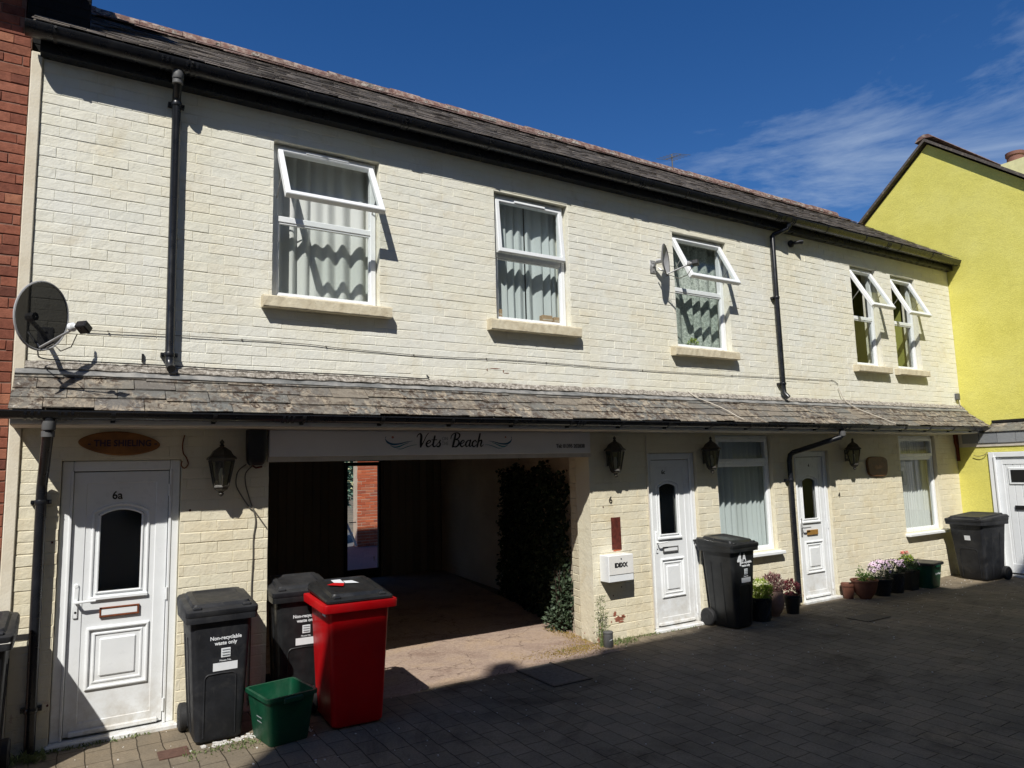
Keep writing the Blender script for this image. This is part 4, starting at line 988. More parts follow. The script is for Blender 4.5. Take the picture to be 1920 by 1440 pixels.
# satellite dishes ---------------------------------------------------------------------------------
def dish(loc, label, nrm, a, b, roll, mat, wallpt, rim, lnb=.40):
    t = empty('satellite_dish', loc, 0, label, 'satellite dish', 'satellite dishes on the front')
    n = Vector(nrm).normalized(); u = Vector((0, 0, 1)).cross(n).normalized(); v = n.cross(u)
    u, v = u * math.cos(roll) + v * math.sin(roll), v * math.cos(roll) - u * math.sin(roll)
    F = Matrix((u, v, n)).transposed()
    mb = MB(); R = []; K = 9
    for i in range(K + 1):
        s_ = i / K; R.append([tuple(F @ Vector((a * s_ * math.cos(2 * math.pi * k / 40), b * s_ * math.sin(2 * math.pi * k / 40), .055 * s_ * s_ - .055))) for k in range(40)])
    R[0] = [tuple(F @ Vector((.002 * math.cos(2 * math.pi * k / 40), .002 * math.sin(2 * math.pi * k / 40), -.055))) for k in range(40)]
    mb.loft(R, False, False); mb.build('reflector', mat, t, True, False)
    mb = MB(); ring = []
    for k in range(41):
        ring.append(tuple(F @ Vector((a * math.cos(2 * math.pi * k / 40), b * math.sin(2 * math.pi * k / 40), -.004))))
    mb.tube(ring, .0075, 6, False); mb.build('rim', rim, t, True)
    # arm from the low edge to the feed
    down = F.inverted() @ Vector((0, 0, -1)); ang = math.atan2(down.y, down.x)
    e0 = F @ Vector((a * .93 * math.cos(ang), b * .93 * math.sin(ang), .0)); e0b = F @ Vector((a * .45 * math.cos(ang), b * .45 * math.sin(ang), -.05))
    tip = n * lnb + Vector((0, 0, -.10))
    mb = MB(); mb.tube([tuple(e0b - n * .05), tuple(e0), tuple(tip)], .009, 8); mb.build('arm', 'galvanised', t, True)
    m3_ = Matrix((u, v, n)).transposed().to_4x4(); m3_.translation = tip
    mb = MB(); mb.lathe([(.0, -.055), (.030, -.055), (.032, -.03), (.016, -.015), (.016, .02), (.03, .03)], (0, 0, 0), 14); mb.xf(m3_); mb.build('feed_horn', 'white_upvc' if rim == 'dish_grey' and a > .2 else 'dish_grey', t, True)
    mb = MB(); mb.bbox(-.028, .028, -.05, .028, .0, .075, .006); mb.xf(m3_); mb.build('feed_box', 'black_gloss', t)
    mb = MB(); q = [tip + Vector((0, 0, -.05)), tip + Vector((0, .03, -.13)) - n * .04, tip + Vector((0, .06, -.15)) - n * .12, tip + Vector((0, .1, -.09)) - n * .18, e0 + Vector((0, .03, -.02))]
    mb.tube([tuple(p_) for p_ in q], .004, 6); mb.build('feed_cable', 'cable_grey', t, True)
    mb = MB(); w_ = Vector(wallpt) - Vector(loc); c = -n * .055
    mb.tube([tuple(c), tuple(c - n * .06)], .03, 8); mb.tube([tuple(c - n * .06), tuple(Vector((c.x, w_.y, c.z)) * .5 + w_ * .5 + Vector((0, -.03, 0))), tuple(w_)], .016, 8)
    mb.bbox(w_.x - .05, w_.x + .05, w_.y - .008, w_.y + .002, w_.z - .08, w_.z + .08, .003)
    for zz in (-.05, .05): mb.lathe([(.010, -.018), (.010, -.008)], (w_.x, w_.y, w_.z + zz), 6, 'y')
    mb.build('wall_bracket', 'galvanised', t, True)
    return t
dish((-.225, -.40, 2.985), 'large dark mesh satellite dish at the left end above the pent roof', (.76, -.64, .03), .256, .215, math.radians(55), 'dish_mesh', (-.22, -.006, 2.90), 'dish_grey', .27)
dish((5.895, -.185, 4.285), 'smaller grey satellite dish seen edge-on beside the lace curtain window', (.54, -.84, .04), .19, .165, math.radians(80), 'dish_grey', (5.845, -.006, 4.235), 'plastic_grey', .30)

# red building at the left ------------------------------------------------------------------------------
rb = empty('brick_building', (-3, 0, 0), 0, 'taller red brick building adjoining the left end of the cream terrace', 'building')
mb = MB(); mb.box(-5, -.405, .004, 3.5, 0, 5.22); mb.box(-5, -.46, .14, 3.5, 5.22, 7.6)
mb.xf(Matrix.Translation((3, 0, 0))); mb.build('mortar_wall', 'brick_mortar', rb)
mb = MB(); brick_face(mb, -2.6, -.407, 0, 5.222, .004, (), .232, .0775, .006, 0, 4, .005)
brick_face(mb, -2.0, -.47, 5.225, 7.5, .14, (), .232, .0775, .006, 0, 4, .005)
mb.xf(Matrix.Translation((3, 0, 0))); mb.build('brickwork', 'red_brick', rb, fix=False)
mb = MB(); mb.box(-5.2, -.43, -.55, 3.6, 6.15, 6.27); mb.xf(Matrix.Translation((3, 0, 0))); mb.build('eaves', 'dark_timber', rb)
mb = MB(); mb.box(-5.2, -.43, -.62, 3.6, 7.6, 7.68); mb.xf(Matrix.Translation((3, 0, 0))); mb.build('parapet', 'main_roof_slate', rb)
# its stack, coloured black to stand for its shaded face, rising through the cream terrace's roof
ck = empty('chimney_stack', (-.25, .5, 5.2), 0, 'chimney stack, its shade coloured black, rising from the left end of the slate roof', 'chimney')
mb = MB(); mb.box(-.20, .215, -.42, .30, -.10, 1.9); t = MB(); brick_face(t, -.20, .215, -.1, 1.9, -.42, (), .232, .0775, .004); mb.add(t.v, t.f); mb.build('stack', 'chimney_shade_black', ck, fix=False)
mb = MB(); mb.add([(.216, -.55, .05), (.216, .30, .62), (.285, .30, .62), (.33, -.60, .02), (.216, -.62, -.0), (.216, .30, .72), (.216, -.45, .30)], [(0, 1, 2, 3), (0, 3, 4), (0, 1, 5, 6)])
mb.build('lead_soaker', 'lead_flashing', ck)
mb = MB(); mb.box(-.24, .255, -.46, .34, 1.9, 1.98); mb.build('crown', 'chimney_shade_black', ck)

# yellow house at the right ---------------------------------------------------------------------------------
yh = empty('yellow_house', (12.753, -2.5, 0), 0, 'yellow rendered gabled house standing across the right end of the terrace', 'house')
T = Matrix.Translation((-12.753, 2.5, 0))
mb = MB(); mb.prismx([(1.39, 0), (1.39, 6.35), (.108, 7.435), (-4.6, 3.45), (-4.6, 0)], 12.755, 18.5); mb.xf(T); mb.build('gable_wall', 'yellow_render', yh)
mb = MB(); mb.box(12.465, 12.754, -.475, -.002, 0, 2.06); mb.box(12.465, 12.754, -4.6, -1.50, 0, 2.06); mb.box(12.465, 12.754, -1.50, -.475, 1.93, 2.06); mb.xf(T); mb.build('lower_wall', 'yellow_render', yh)
mb = MB()
for (p, q) in (((1.46, 6.33), (.108, 7.475)), ((-4.7, 3.40), (.108, 7.475))):
    d = Vector((q[0] - p[0], q[1] - p[1])); d.normalize(); nn = Vector((-d.y, d.x)) if p[0] < q[0] else Vector((d.y, -d.x))
    nn = nn if nn.y > 0 else -nn
    mb.prismx([p, q, (q[0] + nn.x * .0, q[1] + .055), (p[0] + nn.x * .05, p[1] + nn.y * .05)], 12.66, 18.6)
mb.xf(T); mb.build('roof', 'main_roof_slate', yh)
mb = MB(); mb.prismx([(-.05, 7.50), (.02, 7.575), (.108, 7.60), (.2, 7.575), (.27, 7.50), (.108, 7.53)], 12.655, 18.6); mb.xf(T); mb.build('ridge', 'terracotta_ridge', yh)
mb = MB(); mb.box(14.1, 14.9, -1.4, -.46, 6.2, 7.12); mb.xf(T); cs = mb.build('chimney', 'pale_yellow_render', yh)
mb = MB(); mb.lathe([(.14, 7.10), (.13, 7.24), (.15, 7.26), (.15, 7.32), (.10, 7.32)], (14.3, -.62, 0), 16); mb.xf(T); mb.build('chimney_pot', 'chimney_clay', cs, True)
# lean-to strip over its door
mb = MB(); y = -.47
while y > -4.5:
    w_ = .255; mb.add([(12.755, y - w_ + .004, 2.40), (12.755, y, 2.40), (12.42, y, 2.245), (12.42, y - w_ + .004, 2.245), (12.755, y - w_ + .004, 2.41), (12.755, y, 2.41), (12.415, y, 2.255), (12.415, y - w_ + .004, 2.255)], [(0, 1, 2, 3), (7, 6, 5, 4), (0, 4, 5, 1), (1, 5, 6, 2), (2, 6, 7, 3), (3, 7, 4, 0)])
    y -= w_
mb.xf(T); lr = mb.build('porch_roof', 'weathered_slate', yh, fix=False)
mb = MB(); mb.box(12.70, 12.756, -4.5, -.47, 2.405, 2.445); mb.xf(T); mb.build('flashing', 'black_gloss', lr)
mb = MB(); y = -.12
while y > -4.5:
    w_ = .262; mb.box(12.435 + rnd(-.002, .002), 12.447, y - w_ + .006, y, 2.075 + rnd(-.003, .003), 2.245); y -= w_
mb.xf(T); mb.build('hung_slate', 'grey_hung_slate', lr)
mb = MB(); mb.box(12.449, 12.464, -4.5, -.06, 2.02, 2.24); mb.xf(T); mb.build('fascia', 'soffit_cream', lr)
# its white door, facing the terrace
mb = MB(); X0 = 12.44
mb.bbox(X0, 12.60, -.565, -.480, 0.03, 1.925, .006); mb.bbox(X0, 12.60, -1.50, -1.42, .03, 1.925, .006); mb.bbox(X0, 12.60, -1.419, -.566, 1.845, 1.925, .006); mb.bbox(X0 - .02, X0 + .02, -.585, -.555, .03, 1.86, .006)
mb.xf(T); yd = mb.build('door', 'white_upvc', yh)
mb = MB()
for k in range(8): mb.bbox(X0 + .035, X0 + .06, -1.40 + k * .1, -1.304 + k * .1, .07, 1.84, .004)
mb.bbox(X0 + .028, X0 + .055, -.665, -.57, .06, 1.84, .004); mb.bbox(X0 + .028, X0 + .055, -1.415, -1.33, .06, 1.84, .004); mb.bbox(X0 + .028, X0 + .055, -1.33, -.665, 1.73, 1.84, .004); mb.bbox(X0 + .028, X0 + .055, -1.33, -.665, .06, .20, .004)
mb.bbox(X0 + .02, X0 + .045, -1.25, -.735, 1.42, 1.68, .006)
mb.xf(T); mb.build('leaf', 'white_upvc', yd)
mb = MB(); mb.bbox(X0 + .014, X0 + .03, -1.215, -.77, 1.455, 1.645, .002); mb.xf(T); mb.build('glass', 'black_gloss', yd)
mb = MB(); mb.bbox(X0 + .014, X0 + .034, -1.15, -.78, 1.03, 1.095, .004); mb.xf(T); mb.build('letterbox', 'black_gloss', yd)
mb = MB(); mb.bbox(X0 - .06, 12.62, -1.52, -.46, .0, .035, .006); mb.xf(T); mb.build('threshold', 'white_paint', yd)
# the cap over the yellow strip left of the door where the pent gutter ends, and a loose wire
cable('cable', [(12.44, -.475, 1.93), (12.43, -.44, 1.89), (12.43, -.36, 1.87), (12.44, -.27, 1.88)], .005, 'cable_grey', 'small loop of wire on the yellow wall under the pent roof end')

# opposite house, behind the viewer: it shades the lane -----------------------------------------------------
ob = empty('opposite_house', (2, -8.5, 0), 0, 'tall rendered building facing the terrace across the lane', 'building')
def ob_h(ys): return (8.5 + ys) * 1.40
T2 = Matrix.Translation((-2, 8.5, 0))
mb = MB()
segs = [(-30, -5.42, -3.6), (-5.42, -2.6, -.30), (-2.6, -1.2, -.22), (-1.2, -.7, -.14), (-.7, 3.45, -.085), (3.45, 40, -.62)]
for a, b, ys in segs: mb.box(a + .0, b, -14, -8.5, 0, ob_h(ys))
mb.xf(T2); mb.build('wall', 'cream_render', ob)
mb = MB(); mb.box(-3.90, -3.68, -8.70, -8.5, 11.3, ob_h(-.03)); mb.xf(T2); mb.build('chimney', 'red_brick', ob)
mb = MB()
for k in range(9):
    x = -12 + k * 3.2
    for z in (1.0, 4.2, 7.4): mb.box(x, x + 1.1, -8.508, -8.5, z, z + 1.5)
mb.xf(T2); mb.build('window', 'black_gloss', ob)

# yard beyond the passage: brick wall, handrail, bush ----------------------------------------------------------
yw = empty('yard_wall', (7, 11.5, 0), 0, 'sunlit orange brick wall seen through the glazed door of the passage', 'wall')
mb = MB(); mb.box(-.80, 6, .004, .3, 0, 4.2); mb.build('mortar', 'pale_mortar', yw)
mb = MB(); brick_face(mb, -.80, 3.0, 0, 4.2, .004, (), .225, .075, .005, 0, 0, .006); mb.build('brickwork', 'orange_brick', yw, fix=False)
mb = MB(); mb.box(-3.5, -.81, .9, 1.1, 0, 1.55); brick_face(mb, -3.5, -.81, 0, 1.55, .9, (), .225, .075, .005); mb.build('low_wall', 'orange_brick', yw, fix=False)
mb = MB(); mb.tube([(5.30, 9.0, .30), (5.10, 9.0, .75), (4.9, 9.0, 1.15)], .028, 8)
tag(mb.build('white_pole', 'white_paint', None, True), 'sloping white pole in the yard beyond the passage door', 'pole')

# ------------------------------------------------------------------ plants helpers
def leaf(mb, p, d, L_, w, curl=.15):
    d = Vector(d).normalized(); s_ = d.cross(Vector((rnd(-1, 1), rnd(-1, 1), rnd(-.3, 1)))).normalized(); n_ = s_.cross(d)
    p = Vector(p); m_ = p + d * L_ * .5 + n_ * L_ * curl * .3; e = p + d * L_ - n_ * L_ * curl
    mb.add([p, m_ + s_ * w / 2, e, m_ - s_ * w / 2], [(0, 1, 2, 3)])
def clump(mb, c, r, n, L_, w, shell=.35, up=.3):
    for _ in range(n):
        while True:
            q = Vector((rnd(-1, 1), rnd(-1, 1), rnd(-1, 1)))
            if shell < q.length < 1: break
        p = Vector(c) + Vector((q.x * r[0], q.y * r[1], q.z * r[2])); leaf(mb, p, q + Vector((rnd(-.6, .6), rnd(-.6, .6), up + rnd(-.5, .5))), L_ * rnd(.6, 1.3), w * rnd(.7, 1.2))
def flower(mb, eye, p, d, r, petals=8):
    d = Vector(d).normalized(); u = d.orthogonal().normalized(); v = d.cross(u); p = Vector(p)
    for k in range(petals):
        a = 2 * math.pi * k / petals; da = math.pi / petals * .85
        q = lambda ang, rr, h=0: p + (u * math.cos(ang) + v * math.sin(ang)) * rr + d * h
        mb.add([q(a, r * .15), q(a - da, r * .75, r * .12), q(a, r, r * .1), q(a + da, r * .75, r * .12)], [(0, 1, 2, 3)])
    if eye is not None: eye.add([p + (u * math.cos(k * math.pi / 3) + v * math.sin(k * math.pi / 3)) * r * .26 + d * r * .14 for k in range(6)], [tuple(range(6))])
# ivy on the passage wall
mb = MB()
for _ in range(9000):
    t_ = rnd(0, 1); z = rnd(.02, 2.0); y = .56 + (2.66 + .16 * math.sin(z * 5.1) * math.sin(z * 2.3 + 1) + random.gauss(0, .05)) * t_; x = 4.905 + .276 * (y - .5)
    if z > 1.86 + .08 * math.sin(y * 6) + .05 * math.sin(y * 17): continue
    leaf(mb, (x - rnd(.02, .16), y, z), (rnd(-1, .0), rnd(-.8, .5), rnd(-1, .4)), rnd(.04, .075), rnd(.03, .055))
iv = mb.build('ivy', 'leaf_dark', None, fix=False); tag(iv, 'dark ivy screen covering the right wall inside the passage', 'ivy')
mb = MB(); clump(mb, (4.83, .68, .40), (.09, .13, .38), 420, .055, .036, .1); clump(mb, (4.78, .74, .14), (.13, .16, .14), 200, .05, .03, .1)
bs = empty('passage_bush', (4.80, .66, 0), 0, 'leafy green bush at the foot of the pier just inside the passage', 'bush')
mb.xf(Matrix.Translation((-4.80, -.66, 0))); mb.build('foliage', 'ivy_green', bs, fix=False)
mb = MB(); 
for k in range(5): mb.tube([(rnd(-.03, .03), rnd(-.03, .03), 0), (rnd(-.06, .06), rnd(-.06, .06), .35), (rnd(-.08, .08), rnd(-.08, .08), .7)], .006, 6)
mb.build('stem', 'soil', bs)
# bush in the yard
mb = MB(); clump(mb, (0, 0, 2.4), (.9, .6, 1.5), 2600, .16, .09, .2); gb_ = empty('yard_bush', (5.9, 12.6, 0), 0, 'blue green bush at the left of the sunlit yard wall', 'bush')
mb.build('foliage', 'bush_blue', gb_, fix=False); mb = MB(); mb.tube([(0, 0, 0), (.05, 0, 1.0), (0, .05, 2.2)], [.06, .05, .03], 8); mb.build('trunk', 'soil', gb_)

# tall weed at the pier foot
wd = empty('tall_weed', (4.70, -.17, 0), 0, 'tall spindly weed against the wall at the passage corner', 'weed')
mb = MB()
for (dx, dy, hh) in ((0, 0, .50), (.03, .01, .38), (-.025, -.01, .30), (.05, -.02, .20)): mb.tube([(dx * .3, dy * .3, 0), (dx + rnd(-.01, .01), dy, hh * .5), (dx * 1.2 + rnd(-.02, .02), dy, hh)], [.006, .004, .002], 5)
mb.build('stem', 'weed_green', wd)
mb = MB()
for _ in range(330):
    z = rnd(.02, .52); s_ = .02 + .05 * math.sin(math.pi * min(1, z / .55)); leaf(mb, (rnd(-s_, s_) + .01, rnd(-s_, s_) * .5, z), (rnd(-1, 1), rnd(-1, .4), rnd(-.1, .9)), rnd(.018, .045), rnd(.005, .010))
mb.build('foliage', 'weed_green', wd, fix=False)
# drain pipe stub
ps = empty('drain_stub', (4.755, -.215, 0), 0, 'short grey plastic pipe stub standing on the paving at the pier foot', 'pipe')
mb = MB(); mb.lathe([(.046, .0), (.050, .01), (.050, .15), (.054, .155), (.054, .165), (.046, .172), (.0, .172)], (0, 0, 0), 18); mb.build('body', 'plastic_grey', ps, True)
mb = MB(); mb.add([(-.03, -.047, .085), (.0, -.0515, .10), (.025, -.046, .10), (.0, -.0515, .09)], [(0, 1, 2, 3)]); mb.build('paint_mark', 'white_letter', ps)

# ------------------------------------------------------------------ wheeled bins
def bin_(name, label, cat, loc, rz, wt, wb, dt, db, h, body, lidm, rimw=.03, group='wheelie bins standing in the lane', rim_own=False, txt=True, lid_in=0, panel=True, extra=None):
    """front faces -y; h = height of the rim; wt/wb width top/bottom; dt/db depth top/bottom"""
    t = empty(name, loc, rz, label, cat, group)
    R = []
    for k, (z, f) in enumerate(((0.012, -.03), (.03, 0), (h * .25, .25), (h * .5, .5), (h * .8, .8), (h * .93, .96), (h, 1.0))):
        f_ = max(f, 0); sh = -.012 if k == 0 else 0; w_ = wb + (wt - wb) * f_ + sh; d_ = db + (dt - db) * f_ + sh
        R.append(rrect(w_, d_, .04, z, 0, 0, 5))
    R[0] = rrect(wb - .03, db - .03, .035, .012)
    mb = MB(); mb.loft(R)
    # front arch panel edge and side ribs
    bd = mb.build('body', body, t, True)
    fy = lambda z: -(db + (dt - db) * z / h) / 2; fx = lambda z: (wb + (wt - wb) * z / h) / 2
    if panel:
        mb = MB(); zt_ = h * .53; hw = wb * .33; P_ = [(-hw, .05)]
        for k in range(9):
            a = math.pi - math.pi * k / 8; P_.append((hw * .35 * math.cos(a) + (-hw * .65 if k < 4 else hw * .65 if k > 4 else 0), zt_ - hw * .35 + hw * .35 * math.sin(a)))
        P_.append((hw, .05)); mb.tube([(x_, fy(z_) - .001, z_) for x_, z_ in P_], .006, 6)
        for sx in (-1, 1):
            mb.tube([(sx * fx(z_), -dt * .10, z_) for z_ in (.06, h * .3, h * .8)], .007, 6); mb.tube([(sx * fx(z_), dt * .22, z_) for z_ in (.06, h * .3, h * .8)], .007, 6)
        mb.build('rib', body, bd, True)
    # rim
    mb = MB(); rw, rd = wt + rimw * 2, dt + rimw * 2
    mb.loft([rrect(wt + .004, dt + .004, .035, h - .062), rrect(rw, rd, .03, h - .058), rrect(rw + .006, rd + .006, .03, h - .008), rrect(rw, rd, .028, h), rrect(rw - .03, rd - .03, .02, h)], False, True)
    mb.build('rim', body, t, True)
    # lid
    lw, ld = (rw + .012 - lid_in * 2), (rd + .016 - lid_in * 2); sl = .055
    def tilt(ring, z0, k): return [(x, y, z0 + (y / ld + .5) * sl * k) for x, y, z in ring]
    R = [tilt(rrect(lw - .01, ld - .01, .03, 0), h + .002 - (.018 if not lid_in else -.002), .0 if not lid_in else .4), tilt(rrect(lw, ld, .03, 0), h + .004 - (.012 if not lid_in else -.004), .5), tilt(rrect(lw, ld, .03, 0), h + .022, .8), tilt(rrect(lw - .02, ld - .02, .03, 0), h + .030, 1),
         tilt(rrect(lw - .09, ld - .10, .03, 0), h + .036, 1), tilt(rrect(lw - .11, ld - .13, .03, 0), h + .058, 1), tilt(rrect(lw - .18, ld - .20, .03, 0), h + .062, 1), tilt(rrect(lw - .20, ld - .22, .03, 0), h + .052, 1)]
    mb = MB(); mb.loft(R); ld_ = mb.build('lid', lidm, t, True)
    for sx in (-1, 1):      # rear hinges and grips on the lid
        mb = MB(); mb.bbox(sx * lw * .36 - .035, sx * lw * .36 + .035, ld / 2 - .03, ld / 2 + .025, h + .03, h + .085, .010); mb.build('hinge', lidm, t)
        mb = MB(); mb.bbox(sx * lw * .34 - .03, sx * lw * .34 + .03, -ld / 2 + .015, -ld / 2 + .06, h + .028, h + .052, .008); mb.build('grip', lidm, ld_)
    mb = MB(); mb.tube([(-lw * .42, ld / 2 + .01, h + .02), (-lw * .42, ld / 2 + .06, h + .045), (lw * .42, ld / 2 + .06, h + .045), (lw * .42, ld / 2 + .01, h + .02)], .013, 8)
    mb.build('handle_bar', lidm, t, True)
    # wheels
    wr = .10; wx = wb / 2 + .028
    for sx in (-1, 1):
        mb = MB(); mb.lathe([(.05, -.026), (wr - .012, -.028), (wr, -.018), (wr, .018), (wr - .012, .028), (.05, .026)], (sx * wx, db / 2 + .01, wr), 24, 'x'); wh = mb.build('wheel', 'tyre_black', t, True)
        mb = MB(); mb.lathe([(.055, -.014), (.058, .0), (.055, .014)], (sx * wx, db / 2 + .01, wr), 16, 'x'); mb.lathe([(.022, -.030), (.022, .030)], (sx * wx, db / 2 + .01, wr), 12, 'x')
        for k in range(6):
            a = k * math.pi / 3; mb.box(sx * wx - .018, sx * wx + .018, db / 2 + .01 + .04 * math.cos(a) - .006, db / 2 + .01 + .04 * math.cos(a) + .006, wr + .04 * math.sin(a) - .006, wr + .04 * math.sin(a) + .006)
        mb.build('hub', 'bin_black', wh, True)
    mb = MB(); mb.tube([(-wx, db / 2 + .01, wr), (wx, db / 2 + .01, wr)], .011, 8); mb.bbox(-wb * .42, wb * .42, db / 2 - .06, db / 2 + .03, .04, .16, .01); mb.build('axle', body, t, True)
    if txt:
        tz = h * .80; e = -.0025; tl = math.atan2((dt - db) / 2, h); rot = (math.pi / 2 + tl, 0, 0)
        text('Non-recyclable', .036, 'white_letter', 'lettering', t, (.03, fy(tz) + e, tz), rot, bold=.0008, xs=.95); text('waste only', .036, 'white_letter', 'lettering', t, (.03, fy(tz - .036) + e, tz - .036), rot, bold=.0008, xs=.95)
        mb = MB(); z1_, z0_ = tz - .072, tz - .135; mb.add([(0, fy(z0_) + e, z0_), (.062, fy(z0_) + e, z0_), (.062, fy(z1_) + e, z1_), (0, fy(z1_) + e, z1_)], [(0, 1, 2, 3)]); z1_, z0_ = tz - .170, tz - .225
        mb.add([(-.052, fy(z0_) + e, z0_), (.112, fy(z0_) + e, z0_), (.112, fy(z1_) + e, z1_), (-.052, fy(z1_) + e, z1_)], [(0, 1, 2, 3)]); mb.build('sticker', 'white_letter', t)
        mb = MB()
        for zz in (0, 1, 2): mb.box(.006, .056, fy(tz - .1) + e - .0045, fy(tz - .1) + e - .0035, tz - .085 - zz * .018, tz - .080 - zz * .018)
        mb.build('crest', 'grey_letter', t)
        text('House No.', .018, 'white_letter', 'lettering', t, (.03, fy(tz - .155) + e, tz - .156), rot)
    return t
b1 = bin_('wheelie_bin', 'dark grey wheelie bin standing right of the left door, in full sun', 'wheelie bin', (.945, -.365, 0), 0, .415, .315, .46, .40, .895, 'bin_grey', 'bin_grey')
bin_('wheelie_bin', 'black wheelie bin half hidden behind the red bin at the passage mouth', 'wheelie bin', (1.635, .02, 0), math.radians(-3), .415, .33, .46, .40, .90, 'bin_black', 'bin_grey')
b4 = bin_('wheelie_bin', 'black wheelie bin painted 4A standing between the 6c door and the flower pots', 'wheelie bin', (6.53, -.285, 0), math.radians(4), .43, .30, .44, .36, .915, 'bin_black', 'bin_black')
text('4', .20, 'white_letter', 'lettering', b4, (-.085, -.2185, .765), (math.pi / 2 + .045, 0, 0), bold=.006, xs=.75)
text('A', .125, 'white_letter', 'lettering', b4, (-.0, -.2195, .785), (math.pi / 2 + .045, 0, 0), bold=.003, xs=.8)
b0 = bin_('wheelie_bin', 'dark grey wheelie bin cut off by the left edge of the view', 'wheelie bin', (-.515, -.47, 0), 0, .425, .36, .50, .42, .905, 'bin_grey', 'bin_grey')
mb = MB(); mb.bbox(.175, .235, -.285, -.255, .885, .925, .004); mb.build('tag', 'white_paint', b0)
by = bin_('wheelie_bin', 'broad dark grey wheelie bin in the corner against the yellow house', 'wheelie bin', (11.93, -.45, 0), math.radians(-97), .52, .42, .60, .44, .89, 'bin_grey', 'bin_grey', txt=False)
mb = MB(); mb.add([(-.03, -.279, .60), (.06, -.279, .60), (.06, -.288, .67), (-.03, -.288, .67)], [(0, 1, 2, 3)]); mb.build('sticker', 'white_letter', by)
text('Garden waste', .030, 'white_letter', 'lettering', by, (.01, -.292, .70), (math.pi / 2 + .10, 0, 0)) if 0 else None
br = bin_('clinical_bin', 'bright red wheelie bin with black lid standing in front of the passage', 'wheelie bin', (1.875, -.60, 0), math.radians(-3), .465, .385, .60, .50, .905, 'bin_red', 'bin_black', rimw=.045, txt=False, lid_in=.03, panel=False)
mb = MB(); mb.add([(-.02, .03, .9995), (.08, .0, .9965), (.05, .10, 1.0060), (-.02, .11, 1.0068)], [(0, 1, 2, 3)]); mb.add([(-.10, .08, 1.0035), (-.025, .04, 1.0), (-.025, .17, 1.0115), (-.10, .17, 1.0115)], [(0, 1, 2, 3)])
lb_ = mb.build('lid_label', 'white_letter', br)
mb = MB(); mb.add([(-.17, .02, 1.0), (-.06, -.06, .9925), (-.03, .03, 1.0005), (-.10, .07, 1.0045)], [(0, 1, 2, 3)]); mb.build('lid_label', 'bin_red', br)
mb = MB(); mb.add([(-.2335, -.10, .80), (-.2335, -.20, .80), (-.2340, -.20, .86), (-.2340, -.13, .86)], [(0, 1, 2, 3)]); mb.build('sticker', 'white_letter', br)

# green recycling box, open -------------------------------------------------------------------------
def crate(loc, rz, label, lid=False, s=1.0):
    t = empty('recycling_box', loc, rz, label, 'recycling box', 'green recycling boxes')
    wt, wb, dt, db, h = .345 * s, .275 * s, .40 * s, .33 * s, .335 * s
    mb = MB(); o_ = [rrect(wb, db, .03, .004), rrect(wb + .006, db + .006, .03, .015), rrect(wt, dt, .03, h - .03), rrect(wt + .03, dt + .03, .03, h - .028), rrect(wt + .032, dt + .032, .03, h - .002), rrect(wt + .02, dt + .02, .028, h)]
    i_ = [rrect(wt - .010, dt - .010, .026, h - .002), rrect(wt - .014, dt - .014, .026, h - .03), rrect(wb - .004, db - .004, .026, .02)]
    mb.loft(o_ + i_, True, True); b = mb.build('body', 'crate_green', t, True)
    for sy in (-1, 1): mb = MB(); mb.bbox(-.07, .07, sy * (dt / 2 + .012) - .014, sy * (dt / 2 + .012) + .014, h - .05, h - .012, .006); mb.build('grip', 'crate_green', t)
    return t, (wt, wb, dt, db, h)
c1, dm = crate((1.335, -.71, 0), math.radians(9), 'open green recycling box standing between the grey bin and the red bin')
text('Glass', .028, 'white_letter', 'lettering', c1, (-.169, .10, .19), (math.pi / 2 - .0, 0, -math.pi / 2), xs=1, ext=.0002) if 0 else None
mb = MB()
for k in range(3): mb.add([(-.158 - .0006 * k, .03 + .01 * k, .14 + .03 * k), (-.158 - .0006 * k, -.05, .14 + .03 * k), (-.159 - .0006 * k, -.05, .148 + .03 * k), (-.159 - .0006 * k, .03 + .01 * k, .148 + .03 * k)], [(0, 1, 2, 3)])
mb.build('worn_print', 'grey_letter', c1)
c2, dm2 = crate((10.63, -.26, 0), math.radians(6), 'green recycling box with black lid at the end of the flower pots', s=1.03)
mb = MB(); w_, d_, h_ = dm2[0] + .05, dm2[2] + .05, dm2[4]; mb.loft([rrect(w_ - .004, d_ - .004, .03, h_ - .02), rrect(w_, d_, .03, h_ - .018), rrect(w_, d_, .03, h_ + .012), rrect(w_ - .03, d_ - .03, .03, h_ + .02), rrect(w_ - .08, d_ - .08, .03, h_ + .016)])
mb.build('lid', 'bin_black', c2, True)
text('Glass & Paper', .04, 'white_letter', 'lettering', c2, (.04, -.193, .20), (math.pi / 2 + .10, 0, 0), xs=.8); text('recycling', .04, 'white_letter', 'lettering', c2, (.04, -.184, .13), (math.pi / 2 + .10, 0, 0), xs=.9)

